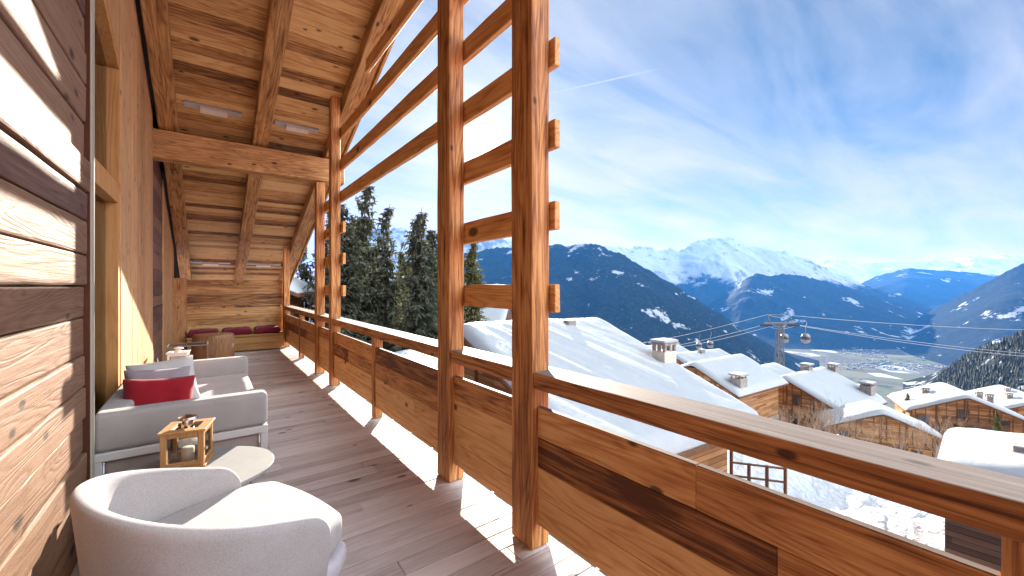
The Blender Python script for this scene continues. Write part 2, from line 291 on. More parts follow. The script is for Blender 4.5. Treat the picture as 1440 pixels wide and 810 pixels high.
# ------------------------------------------------------------------ mesh helpers
class MB:
    def __init__(s): s.v = []; s.f = []; s.m = []
    def add(s, vs, fs, mi=0):
        o = len(s.v); s.v += [Vector(v) for v in vs]; s.f += [tuple(o+i for i in f) for f in fs]; s.m += [mi]*len(fs); return s
    def box(s, x0, x1, y0, y1, z0, z1, mi=0, mtx=None):
        vs = [Vector(v) for v in ((x0,y0,z0),(x1,y0,z0),(x1,y1,z0),(x0,y1,z0),(x0,y0,z1),(x1,y0,z1),(x1,y1,z1),(x0,y1,z1))]
        if mtx: vs = [mtx @ v for v in vs]
        return s.add(vs, [(0,3,2,1),(4,5,6,7),(0,1,5,4),(1,2,6,5),(2,3,7,6),(3,0,4,7)], mi)
    def tbox(s, x0, x1, y0, y1, z0, z1, axis, n=8, jit=0.003, mi=0, mtx=None):
        """hewn timber: a long box cut in rings with slightly wandering arrises"""
        lo = [x0,y0,z0]; hi = [x1,y1,z1]; a, b = [i for i in range(3) if i != axis]
        vs = []; fs = []
        for k in range(n+1):
            t = lo[axis] + (hi[axis]-lo[axis])*k/n
            for (u, w) in ((0,0),(1,0),(1,1),(0,1)):
                p = [0,0,0]; p[axis] = t; p[a] = (lo[a], hi[a])[u] + rnd.uniform(-jit, jit); p[b] = (lo[b], hi[b])[w] + rnd.uniform(-jit, jit)
                vs.append(Vector(p))
        for k in range(n):
            for q in range(4):
                i, j = 4*k+q, 4*k+(q+1)%4
                fs.append((i, j, j+4, i+4))
        fs += [(3,2,1,0), (4*n,4*n+1,4*n+2,4*n+3)]
        if axis == 1: fs = [tuple(reversed(f)) for f in fs]
        if mtx: vs = [mtx @ v for v in vs]
        return s.add(vs, fs, mi)
    def tube(s, pts, rad, n=8, mi=0, cap=True):
        pts = [Vector(p) for p in pts]; rs = rad if isinstance(rad, (list, tuple)) else [rad]*len(pts)
        vs = []; fs = []
        for i, p in enumerate(pts):
            d = (pts[min(i+1, len(pts)-1)] - pts[max(i-1, 0)]).normalized()
            u = d.orthogonal().normalized() if i == 0 else (u - d*u.dot(d)).normalized()
            w = d.cross(u)
            for k in range(n):
                a = 2*math.pi*k/n; vs.append(p + (u*math.cos(a) + w*math.sin(a))*rs[i])
        for i in range(len(pts)-1):
            for k in range(n):
                a, b = i*n+k, i*n+(k+1)%n; fs.append((a, b, b+n, a+n))
        if cap: fs += [tuple(reversed(range(n))), tuple(range((len(pts)-1)*n, len(pts)*n))]
        return s.add(vs, fs, mi)
    def lathe(s, prof, c=(0,0,0), n=24, mi=0, sx=1.0, sy=1.0):
        vs = []; fs = []; c = Vector(c)
        for r, z in prof:
            for k in range(n):
                a = 2*math.pi*k/n; vs.append(c + Vector((r*sx*math.cos(a), r*sy*math.sin(a), z)))
        for i in range(len(prof)-1):
            for k in range(n):
                a, b = i*n+k, i*n+(k+1)%n; fs.append((a, b, b+n, a+n))
        fs += [tuple(reversed(range(n))), tuple(range((len(prof)-1)*n, len(prof)*n))]
        return s.add(vs, fs, mi)
    def prism(s, poly, axis, a0, a1, mi=0, mtx=None):
        """2-D outline pushed along an axis (outline in the other two, cyclic order)"""
        n = len(poly); vs = []
        for t in (a0, a1):
            for (u, w) in poly:
                p = {0: (t,u,w), 1: (u,t,w), 2: (u,w,t)}[axis]; vs.append(Vector(p))
        if mtx: vs = [mtx @ v for v in vs]
        fs = [tuple(range(n)), tuple(reversed(range(n, 2*n)))] + [(i, i+n, (i+1)%n+n, (i+1)%n) for i in range(n)]
        return s.add(vs, fs, mi)
    def build(s, name, mats, parent=None, off=(0,0,0), smooth=False, bevel=0.0, seg=2, recalc=True):
        off = Vector(off); me = bpy.data.meshes.new(name)
        me.from_pydata([tuple(v-off) for v in s.v], [], s.f)
        for m in (mats if isinstance(mats, (list, tuple)) else [mats]): me.materials.append(m)
        me.polygons.foreach_set('material_index', s.m)
        if recalc:
            bm = bmesh.new(); bm.from_mesh(me); bmesh.ops.recalc_face_normals(bm, faces=bm.faces); bm.to_mesh(me); bm.free()
        if smooth: me.polygons.foreach_set('use_smooth', [True]*len(me.polygons))
        o = bpy.data.objects.new(name, me); COL.objects.link(o)
        if parent is not None:
            o.parent = parent
        else: o.location = off
        if bevel:
            b = o.modifiers.new('bevel', 'BEVEL'); b.width = bevel; b.segments = seg; b.limit_method = 'ANGLE'; b.angle_limit = R(40)
        return o
def tag(o, label, cat, group=None, kind=None):
    o['label'] = label; o['category'] = cat
    if group: o['group'] = group
    if kind: o['kind'] = kind
    return o
def thing(name, label, cat, loc=(0,0,0), rz=0.0, group=None):
    o = bpy.data.objects.new(name, None); COL.objects.link(o); o.location = loc; o.rotation_euler = (0,0,rz); o.empty_display_size = 0.2
    return tag(o, label, cat, group)
def struct(o): o['kind'] = 'structure'; return o
def copy_tree(o, parent=None):
    c = o.copy(); COL.objects.link(c)
    if parent is not None: c.parent = parent
    for ch in list(o.children): copy_tree(ch, c)
    return c
def fbm(p, o=5, h=1.0, l=2.1):
    return mnoise.fractal(p, h, l, o)

# ================================================================== THE BALCONY
TANP = 0.375; PITCH = math.atan(TANP)
def roof_z(y): return 3.98 + TANP*(8-y)          # underside of the rafters

# deck
mb = MB(); y = -3.0
while y < 12.25:
    w = rnd.choice((0.12, 0.135, 0.145)); x = -0.66
    j = rnd.uniform(0.2, 1.6) if rnd.random() < 0.5 else 9
    h = rnd.uniform(-0.0015, 0.0015)
    if j < 1.6:
        mb.box(-0.72, j-0.0015, y, y+w-0.006, -0.035, h); mb.box(j+0.0015, 1.755, y, y+w-0.006, -0.035, -h)
    else: mb.box(-0.72, 1.755, y, y+w-0.006, -0.035, h)
    y += w
deck = struct(mb.build('balcony_deck', W['deck'], off=(0.5, 4, 0), bevel=0.003, seg=1))
mb = MB(); mb.box(-0.72, 1.735, -3, 12.25, -0.30, -0.05); struct(mb.build('deck_underside', W['rail'], off=(0.5, 4, -0.2)))
# the gutter that runs along the deck's outer edge
g = MB(); n = 9
for k in range(n):
    a0 = math.pi + math.pi*k/n; a1 = math.pi + math.pi*(k+1)/n
    for rr in (0.05,):
        g.add([(1.82+rr*math.cos(a), yy, -0.06+rr*math.sin(a)) for a in (a0, a1) for yy in (-3, 12.2)], [(0,1,3,2)])
yy = -2.8
while yy < 12.2:
    g.box(1.755, 1.875, yy-0.012, yy+0.012, -0.062, -0.054); yy += 0.55
go = g.build('gutter', M_['ice'], off=(1.82, 4, -0.06)); sm = go.modifiers.new('s', 'SOLIDIFY'); sm.thickness = 0.004
tag(go, 'narrow grey metal gutter along the outer edge of the balcony deck', 'gutter')

# posts
POSTS = [(1.88, 2.09, 6.4), (2.93, 3.145, 6.05), (6.88, 7.05, 4.62), (7.98, 8.16, 3.49), (11.98, 12.15, 2.62)]
plab = ['thick hewn timber post nearest the camera, right beside the bright sun',
        'thick hewn timber post just left of the bright sun',
        'timber post in mid balcony where the three long slats end',
        'timber post that carries the end of the heavy ceiling beam',
        'farthest timber post, at the corner of the red cushioned bench']
for (y0, y1, zt), lb in zip(POSTS, plab):
    mb = MB(); mb.tbox(1.555, 1.695, y0, y1, 0.004, zt, 2, n=16, jit=0.003)
    o = mb.build('timber_post', W['post'], off=(1.625, (y0+y1)/2, 0), bevel=0.009)
    tag(o, lb, 'post', 'timber posts along the balcony edge')

# railing
rail = thing('balcony_railing', 'wooden balustrade of red-brown plank panels under a pale weathered handrail', 'railing', (1.62, 4.5, 0))
RO = (1.62, 4.5, 0)
hr = MB(); hr.tbox(1.566, 1.775, -3, 12.15, 0.98, 1.078, 1, n=40, jit=0.0015)
ho = hr.build('handrail', [W['rail'], W['cap']], rail, RO, bevel=0.006)
for p in ho.data.polygons:
    if p.normal.z > 0.8: p.material_index = 1
for yb in (-2.9, 0.03, 4.93, 9.95):
    mb = MB(); mb.tbox(1.585, 1.69, yb-0.05, yb+0.05, 0.004, 0.985, 2, n=6, jit=0.002); mb.build('baluster', W['post'], rail, RO, bevel=0.006)
for a, b in ((-2.85, -0.02), (0.08, 1.882), (2.088, 2.932), (3.143, 4.88), (4.98, 6.882), (7.048, 7.982), (8.158, 9.9), (10.0, 11.982)):
    mb = MB(); zs = [0.147, 0.33, 0.50, 0.68, 0.866]
    for i in range(4):
        z0, z1 = zs[i], zs[i+1]
        if 0 < i < 4 and i != 4: pass
        cuts = [a]
        if b-a > 1.2 and rnd.random() < 0.75: cuts.append(a+(b-a)*rnd.uniform(0.25, 0.75))
        cuts.append(b)
        for c0, c1 in zip(cuts, cuts[1:]):
            dx = rnd.uniform(-0.002, 0.002)
            mb.box(1.600+dx, 1.634+dx, c0+0.0008, c1-0.0008, z0+0.0008, z1-0.0008)
    po = mb.build('plank_panel', [W['rail'], W['cap']], rail, RO, bevel=0.003, seg=1)
    for p in po.data.polygons:
        if p.normal.z > 0.8 and p.center.z > 0.85: p.material_index = 1

# slat screens
def screen(label, slats, loc):
    t = thing('slat_screen', label, 'slat screen', loc, group='slat screens nailed to the posts')
    for (z, y0, y1) in slats:
        mb = MB(); mb.tbox(1.7, 1.745, y0, y1, z, z+0.175, 1, n=max(4, int((y1-y0)*4)), jit=0.002)
        mb.build('slat', W['slat'], t, loc, bevel=0.004, seg=1)
screen('long timber slats from the near posts in front of the sun to the third',
       [(1.435, 1.835, 3.2), (1.95, 1.835, 3.2), (2.455, 1.835, 3.2), (2.96, 1.835, 7.1), (3.475, 1.835, 7.1), (3.985, 1.835, 7.1), (4.5, 1.835, 5.6)], (1.72, 3, 2.5))
screen('short timber slats like ladder rungs between the two posts at mid balcony',
       [(1.435, 6.76, 8.28), (1.95, 6.76, 8.28), (2.455, 6.76, 8.28), (2.96, 7.3, 8.28)], (1.72, 7.5, 2.5))

# roof
roof = thing('balcony_roof', 'sloping timber roof with knotty boards on heavy rafters over the balcony', 'roof', (0, 8, 3.98)); roof.rotation_euler = (-PITCH, 0, 0)
RI = (Matrix.Translation((0, 8, 3.98)) @ Matrix.Rotation(-PITCH, 4, 'X')).inverted()
k = 1/math.cos(PITCH); ya, yb = (1.0-8)*k, (15.2-8)*k
mb = MB(); y = ya
while y < yb:
    w = rnd.uniform(0.13, 0.21); x = -1.6
    dz = rnd.uniform(-0.004, 0.004)
    cuts = [-1.6] + ([rnd.choice((-0.5, 0.69))] if rnd.random() < 0.6 else []) + [2.06]
    for c0, c1 in zip(cuts, cuts[1:]):
        mb.box(c0+0.001, c1-0.001, y+0.002, y+w-0.002, 0.225+dz, 0.255+dz)
    y += w
mb.build('roof_boards', W['ceil'], roof, bevel=0.003, seg=1)
mb = MB(); mb.box(-1.6, 2.10, ya, yb, 0.262, 0.42); mb.box(2.065, 2.10, ya, yb, 0.16, 0.26)
mb.build('roof_deck', W['raft'], roof)
mb = MB(); mb.box(-1.55, -0.615, ya, yb, 0.205, 0.222); mb.build('shade_strip', M_['shade_gap'], roof)  # black strip standing in for the shade in the gap above the facade
mb = MB()
mtx = RI
mb.prism([(1.0, 6.9), (1.0, 7.08), (-6.0, 4.46), (-6.0, 4.28)], 0, -1.6, 2.1, mtx=mtx)
mb.build('rear_slope', W['raft'], roof)
for x0, x1 in ((-0.61, -0.385), (0.58, 0.805), (1.71, 1.955)):
    mb = MB(); mb.tbox(x0, x1, ya, yb, 0.0, 0.222, 1, n=40, jit=0.004); mb.build('rafter', W['raft'], roof, bevel=0.012)
mb = MB(); mb.tbox(-0.70, 2.03, 7.95, 8.2, 3.5, 3.93, 0, n=14, jit=0.004, mtx=RI)
cb = mb.build('cross_beam', W['beam'], roof, bevel=0.016)

# ceiling lamps
for (x, yv, lb, le) in ((0.06, 7.72, 'slim grey ceiling lamp above the heavy cross beam, left of the middle rafter', 0.72), (1.20, 7.72, 'slim grey ceiling lamp above the heavy cross beam, right of the middle rafter', 0.66),
                    (0.03, 13.3, 'thin pale strip lamp under the far roof, left of the middle rafter', 0.86), (1.22, 13.3, 'thin pale strip lamp under the far roof, right of the middle rafter', 0.86)):
    zc = roof_z(yv) + 0.222*k
    t = thing('ceiling_lamp', lb, 'ceiling lamp', (x, yv, zc), group='strip lamps under the roof boards'); t.rotation_euler = (-PITCH, 0, 0)
    a = MB(); a.box(-le/2, le/2, -0.05, 0.05, -0.035, 0.0)
    for q in range(24): a.box(-le/2+0.02+q*(le-0.05)/24, -le/2+0.028+q*(le-0.05)/24, -0.056, -0.0502, -0.03, -0.006)
    a.build('housing', M_['lampm'], t, bevel=0.004)
    b = MB(); b.box(-0.17, 0.17, -0.035, 0.06, -0.085, -0.036); b.build('driver_box', M_['lampw'], t, bevel=0.004)

# near log-board wall
rows = [0.004, 0.2, 0.39, 0.59, 0.79, 0.986, 1.18, 1.41, 1.6, 1.79, 1.995, 2.17, 2.36, 2.59, 2.82, 3.02, 3.24, 3.45, 3.66, 3.88, 4.1, 4.3, 4.52, 4.75, 4.95, 5.15]
W['walld'] = wood('weathered_wall_boards', [(0.045, 0.019, 0.012), (0.095, 0.048, 0.034), (0.14, 0.076, 0.055), (0.185, 0.11, 0.08)], axis=1, knot=0.4, spread=0.3, bump=0.5, streak=0.7)
wl = thing('board_wall', 'near wall of broad horizontal pale and dark weathered boards in raking sun', 'wall', (-0.64, 1, 0))
mb = MB()
for i, (z0, z1) in enumerate(zip(rows, rows[1:])):
    dx = {11: 0.022, 8: 0.004}.get(i, rnd.uniform(-0.012, 0.006))
    c = [-3.0] + ([rnd.uniform(-1.5, 0.4)] if rnd.random() < 0.7 else []) + ([rnd.uniform(1.2, 2.6)] if i in (1, 4, 6, 15) else []) + [3.55]
    for y0, y1 in zip(c, c[1:]):
        mb.tbox(-0.70, -0.603+dx, y0+0.001, y1-0.001, z0+0.003, z1-0.003, 1, n=max(3, int((y1-y0)*3)), jit=0.0025, mi=1 if i in (10, 16) else 0)
mb.build('boards', [W['wall'], W['walld']], wl, (-0.64, 1, 0), bevel=0.012)
mb = MB(); mb.box(-0.70, -0.588, 3.552, 3.564, 0.004, 5.3); mb.build('corner_trim', M_['copper'], wl, (-0.64, 1, 0))

# plank facade with the tall window
fa = thing('plank_facade', 'facade of upright knotty planks with a tall slant-topped window', 'wall', (-0.7, 7, 0)); FO = (-0.7, 7, 0)
def head(y): return 3.53 + TANP*(5.36-y)
mb = MB(); y = 5.2
for w in (0.42, 0.30, 0.36, 0.28, 0.40, 0.30, 0.33, 0.31):
    mb.prism([(y+0.001, 0.004), (y+w-0.001, 0.004), (y+w-0.001, roof_z(y+w)+0.10), (y+0.001, roof_z(y)+0.10)], 0, -0.74, -0.66 + rnd.uniform(-0.003, 0.003)); y += w
yend = y
y = 9.55
while y < 12.2:
    w = rnd.uniform(0.22, 0.34); mb.prism([(y+0.001, 0.004), (y+w-0.001, 0.004), (y+w-0.001, roof_z(y+w)+0.10), (y+0.001, roof_z(y)+0.10)], 0, -0.74, -0.66 + rnd.uniform(-0.003, 0.003)); y += w
y = 3.58
while y < 5.19:
    w = min(0.3, 5.2-y); mb.prism([(y+0.001, head(y)+0.06), (y+w-0.001, head(y+w)+0.06), (y+w-0.001, roof_z(y+w)+0.1), (y+0.001, roof_z(y)+0.1)], 0, -0.74, -0.66); y += w
mb.build('planks', W['faca'], fa, FO, bevel=0.003, seg=1)
mb = MB(); z = 0.004; i = 0
while z < 4.2:
    w = (0.2, 0.24, 0.17, 0.22)[i % 4]; mb.box(-0.745, -0.672+rnd.uniform(-0.006, 0.006), yend+0.002, 9.548, z+0.002, min(z+w, 4.2)-0.002, mi=1 if i % 3 else 0); z += w; i += 1
mb.build('weathered_boards', [W['wall'], W['walld']], fa, FO, bevel=0.006)
wf = MB()
wf.box(-0.78, -0.583, 3.570, 3.66, 0.004, head(3.62), mi=1)
wf.box(-0.775, -0.668, 3.662, 5.198, 2.36, 2.54, mi=0)
wf.box(-0.80, -0.664, 5.12, 5.198, 0.004, 2.358, mi=0)
wf.box(-0.79, -0.664, 5.15, 5.198, 2.542, head(5.2), mi=0)
wf.prism([(3.662, head(3.662)), (5.198, head(5.198)), (5.198, head(5.198)+0.058), (3.662, head(3.662)+0.058)], 0, -0.79, -0.664, mi=0)
wfo = wf.build('window_frame', [W['orange'], M_['pale']], fa, FO, bevel=0.004)
mb = MB(); mb.prism([(3.662, 2.542), (5.148, 2.542), (5.148, head(5.15)), (3.662, head(3.662))], 0, -0.752, -0.746); mb.build('pane', M_['pane'], wfo)
mb.v = []; wfo.children[0].data.transform(Matrix.Translation((0.7, -7, 0)))
mb = MB(); mb.box(-0.752, -0.746, 3.662, 5.118, 0.05, 2.358); p2 = mb.build('pane', M_['pane'], wfo, FO)
mb = MB()
mb.box(-3.2, -0.80, 5.25, 5.3, 0, 5.4); mb.box(-3.25, -3.2, 0.2, 5.25, 0, 5.4); mb.box(-3.2, -0.8, 0.2, 5.25, -0.05, 0); mb.box(-3.2, -0.8, 0.15, 0.2, 0, 5.4)
mb.build('room_lining', W['inside'], fa, FO)

# parapet wall at the far end
pa = thing('parapet_wall', 'low wall of horizontal boards behind the far bench', 'wall', (0.4, 12.2, 0))
mb = MB(); zs = [0.004, 0.25, 0.46, 0.66, 0.86, 1.055, 1.11, 1.40, 1.57, 1.745]
for z0, z1 in zip(zs, zs[1:]):
    if z0 in (1.055,):                     # the open joint daylight comes through
        continue
    mb.box(-0.66, 1.55, 12.20, 12.26 + rnd.uniform(-0.004, 0.004), z0+0.002, z1-0.002)
for x in (-0.6, 0.62, 1.5): mb.box(x-0.04, x+0.04, 12.262, 12.33, 0.004, 1.70)
mb.build('boards', W['back'], pa, (0.4, 12.2, 0), bevel=0.004)
mb = MB(); mb.box(0.52, 1.5, 12.21, 12.25, 1.062, 1.10); mb.build('filler_strip', W['walld'], pa, (0.4, 12.2, 0))
mb = MB(); mb.tbox(-0.658, -0.42, 11.9, 12.19, 0.004, 1.78, 2, n=6); mb.build('corner_pilaster', W['faca'], pa, (0.4, 12.2, 0), bevel=0.006)

# ================================================================== FURNITURE
# bench and its cushions
be = thing('bench', 'built-in bench of pale boards under wine red cushions at the far end', 'bench', (0.5, 11.9, 0)); BO = (0.5, 11.9, 0)
mb = MB(); mb.box(-0.41, 1.52, 11.72, 12.19, 0.37, 0.41); mb.build('seat', W['bench'], be, BO, bevel=0.004)
mb = MB()
for z0, z1 in ((0.03, 0.19), (0.195, 0.365)): mb.box(-0.40, 1.50, 11.75, 11.78, z0, z1)
mb.build('front_boards', W['bench'], be, BO, bevel=0.003)
for x in (-0.40, 1.44):
    mb = MB(); mb.box(x, x+0.06, 11.79, 12.15, 0.004, 0.368); mb.build('bench_support', W['bench'], be, BO)
def puff(lx, ly, lz, nx=14, ny=10, e=0.35):
    """box cushion / pillow: a grid puffed up in the middle, thin at the seam"""
    mb = MB(); vs = []; fs = []
    for s in (1, -1):
        for j in range(ny+1):
            for i in range(nx+1):
                u = 2*i/nx-1; v = 2*j/ny-1
                h = ((1-abs(u)**3.2)*(1-abs(v)**3.2))**e if abs(u) < 1 and abs(v) < 1 else 0
                pin = 1 - 0.06*(1-v*v)*(abs(u) > 0.99) - 0.0
                x = u*lx/2*(1-0.09*(1-v*v)*abs(u)**3); y = v*ly/2*(1-0.11*(1-u*u)*abs(v)**3)
                wr = (0.016*lz*10*mnoise.noise(Vector((x*9+lx*50, y*9, s*3.0))) + 0.008*lz*10*abs(mnoise.noise(Vector((x*22+y*14+lx*9, y*6, s*5.0)))))*h
                vs.append((x, y, s*lz/2*h + wr*s))
    m = (nx+1)*(ny+1)
    for s in (0, 1):
        for j in range(ny):
            for i in range(nx):
                a = s*m + j*(nx+1)+i; q = (a, a+1, a+nx+2, a+nx+1); fs.append(q if s == 0 else q[::-1])
    mb.add(vs, fs); return mb
def pillow(name, label, cat, matl, size, loc, rot, group, e=0.55):
    mb = puff(*size, e=e); o = mb.build(name, matl, smooth=True)
    bm = bmesh.new(); bm.from_mesh(o.data); bmesh.ops.remove_doubles(bm, verts=bm.verts, dist=0.0008); bm.to_mesh(o.data); bm.free()
    o.data.polygons.foreach_set('use_smooth', [True]*len(o.data.polygons))
    s = o.modifiers.new('s', 'SUBSURF'); s.levels = s.render_levels = 1
    o.location = loc; o.rotation_euler = rot; return tag(o, label, cat, group)
for x, w, lb in ((-0.10, 0.62, 'wine red bench cushion on the left end of the bench, behind the stump table'), (0.55, 0.66, 'wine red bench cushion in the middle of the bench'), (1.18, 0.60, 'wine red bench cushion at the railing end of the bench')):
    pillow('bench_cushion', lb, 'cushion', M_['wine'], (w, 0.42, 0.17), (x, 11.945, 0.495), (0.12, 0, 0), 'wine red cushions on the bench', e=0.2)
# stump table
mb = MB(); mb.lathe([(0.30, 0.004), (0.345, 0.03), (0.37, 0.2), (0.375, 0.36), (0.355, 0.52), (0.342, 0.57), (0.325, 0.585)], (0,0,0), 40)
for v in mb.v:
    a = math.atan2(v.y, v.x); f = 1+0.035*math.sin(3*a+1)+0.02*math.sin(7*a); v.x *= f; v.y *= f
o = mb.build('stump_table', W['stump'], smooth=True, bevel=0.006); o.location = (0.07, 10.6, 0.0); tag(o, 'chunky round tree stump table in front of the red bench', 'side table')
# chrome side table
st = thing('side_table', 'slim chrome framed side table behind the sofa', 'side table', (-0.235, 7.35, 0)); 
mb = MB()
for x in (-0.22, 0.22):
    for y in (-0.2, 0.2): mb.box(x-0.006, x+0.006, y-0.006, y+0.006, 0.004, 0.76)
for z in (0.10, 0.77):
    for y in (-0.2, 0.2): mb.box(-0.226, 0.226, y-0.0055, y+0.0055, z-0.006, z+0.006)
    for x in (-0.22, 0.22): mb.box(x-0.0055, x+0.0055, -0.193, 0.193, z-0.006, z+0.006)
mb.build('frame', M_['steel'], st)
mb = MB(); mb.box(-0.205, 0.205, -0.185, 0.185, 0.766, 0.774); mb.build('glass_top', M_['clear'], st)
def lantern(name, label, loc, rz, w, h, wm, wt, capm, roofh=0.03):
    t = thing(name, label, 'lantern', loc, rz, 'lanterns')
    e = w/2; p = 0.033 if w > 0.21 else 0.022
    mb = MB(); mb.box(-e-0.01, e+0.01, -e-0.01, e+0.01, 0.004, 0.02)
    for sx in (-1, 1):
        for sy in (-1, 1):
            mb.box(sx*(e-p) if sx > 0 else -e, e if sx > 0 else -(e-p), sy*(e-p) if sy > 0 else -e, e if sy > 0 else -(e-p), 0.021, h)
    for s in (-1, 1):
        for z0, z1 in ((0.0215, 0.052), (h-0.032, h-0.0005)):
            mb.box(-(e-p), e-p, s*e-0.012*s-0.009, s*e-0.012*s+0.009, z0, z1); mb.box(s*e-0.012*s-0.009, s*e-0.012*s+0.009, -(e-p), e-p, z0, z1)
    mb.build('frame', wm, t, bevel=0.002, seg=1)
    mb = MB()                                             # flat rim round the open top
    o_ = e+0.012; i_ = e-0.045
    mb.box(-o_, o_, -o_, -i_, h, h+0.014); mb.box(-o_, o_, i_, o_, h, h+0.014); mb.box(-o_, -i_, -i_, i_, h, h+0.014); mb.box(i_, o_, -i_, i_, h, h+0.014)
    mb.build('top_rim', wm, t, bevel=0.002, seg=1)
    mb = MB()
    for s in (-1, 1):
        mb.box(-(e-p), e-p, s*(e-0.012)-0.0015, s*(e-0.012)+0.0015, 0.053, h-0.033); mb.box(s*(e-0.012)-0.0015, s*(e-0.012)+0.0015, -(e-p), e-p, 0.053, h-0.033)
    mb.build('glass_panes', M_['clear'], t)
    mb = MB(); q = e/0.13
    mb.box(-i_-0.004, i_+0.004, -i_-0.004, i_+0.004, h-0.004, h+0.004)
    mb.lathe([(0.040*q, h+0.004), (0.036*q, h+0.045*q), (0.034*q, h+0.06*q)], n=20)
    mb.lathe([(0.034*q, h+0.058*q), (0.066*q, h+0.068*q), (0.058*q, h+0.084*q), (0.02*q, h+0.095*q)], n=24)
    mb.build('chimney_cap', capm, t, smooth=False)
    mb = MB(); mb.lathe([(0.036, 0.021), (0.036, 0.11), (0.03, 0.114)], n=20); mb.build('candle', M_['candle'], t, smooth=True)
    mb = MB(); mb.lathe([(0.008, -0.008), (0.008, 0.008)], n=10); kx = [Vector((e+0.008, -e+0.03, h*0.5))]
    for v in mb.v: v += kx[0]
    mb.build('latch', M_['chrome'], t)
    return t
lantern('lantern', 'honey coloured wooden lantern with chrome cap on the oval table', (-0.115, 3.50, 0.4005), R(-13), 0.23, 0.245, W['lant'], W['lant'], M_['chrome'])
lantern('lantern', 'white lantern standing behind the far arm of the sofa', (-0.315, 6.75, 0.0), R(-5), 0.2, 0.74, M_['white'], M_['white'], M_['lampw'])

# sofa
so = thing('sofa', 'boxy light grey sofa with low back and white metal frame against the facade', 'sofa', (-0.15, 5.15, 0)); SO = (-0.15, 5.15, 0)
X0, X1, Y0, Y1 = -0.655, 0.40, 4.0, 6.3
mb = MB(); mb.box(X0+0.182, X1-0.01, Y0+0.162, Y1-0.162, 0.425, 0.50); o = mb.build('seat', M_['grey'], so, SO, smooth=True, bevel=0.03, seg=4)
mb = MB(); mb.box(X0, X0+0.18, Y0+0.161, Y1-0.161, 0.422, 0.70); mb.build('backrest', M_['grey'], so, SO, smooth=True, bevel=0.03, seg=4)
for y0, y1 in ((Y0+0.002, Y0+0.16), (Y1-0.16, Y1-0.002)):
    mb = MB(); mb.box(X0, X1, y0, y1, 0.421, 0.70); mb.build('armrest', M_['grey'], so, SO, smooth=True, bevel=0.04, seg=5)
mb = MB()
mb.box(X0, X1, Y0, Y0+0.05, 0.36, 0.42); mb.box(X0, X1, Y1-0.05, Y1, 0.36, 0.42); mb.box(X0, X0+0.05, Y0+0.051, Y1-0.051, 0.361, 0.419); mb.box(X1-0.05, X1, Y0+0.051, Y1-0.051, 0.361, 0.419)
mb.build('frame', M_['white'], so, SO, bevel=0.006)
for x in (X0+0.002, X1-0.052):
    for y in (Y0+0.002, Y1-0.052):
        mb = MB(); mb.box(x, x+0.05, y, y+0.05, 0.003, 0.359); mb.build('leg', M_['white'], so, SO, bevel=0.005)
mb = MB(); mb.box(X0+0.056, X1-0.056, Y0+0.03, Y1-0.03, 0.015, 0.357); mb.build('base_panel', M_['greyd'], so, SO, smooth=True, bevel=0.03)
G = 'throw pillows on the sofa'
pillow('throw_pillow', 'plump red throw pillow in front of the two others on the sofa', 'pillow', M_['redf'], (0.50, 0.39, 0.19), (-0.335, 4.47, 0.66), (R(70), R(4), R(5)), G)
pillow('throw_pillow', 'mauve grey throw pillow standing between the red and the white one', 'pillow', M_['mauve'], (0.48, 0.42, 0.16), (-0.36, 4.70, 0.69), (R(70), R(3), R(8)), G)
pillow('throw_pillow', 'large white throw pillow leaning at the back of the pillow row', 'pillow', M_['whitef'], (0.52, 0.50, 0.16), (-0.33, 4.93, 0.70), (R(64), R(-4), R(12)), G)

# oval table
ta = thing('oval_table', 'low oval table with pale stone-grey top between sofa and armchair', 'table', (-0.09, 3.33, 0), R(-8))
mb = MB(); mb.lathe([(0.90, 0.372), (0.985, 0.374), (1.0, 0.382), (1.0, 0.394), (0.99, 0.40), (0.9, 0.4005)], n=72, sx=0.46, sy=0.42); mb.build('tabletop', M_['tabletop'], ta, smooth=False)
for sx in (-1, 1):
    for sy in (-1, 1):
        mb = MB(); mb.tube([(sx*0.27, sy*0.22, 0.371), (sx*0.34, sy*0.28, 0.003)], [0.024, 0.015], n=12); mb.build('leg', M_['base'], ta, smooth=True)

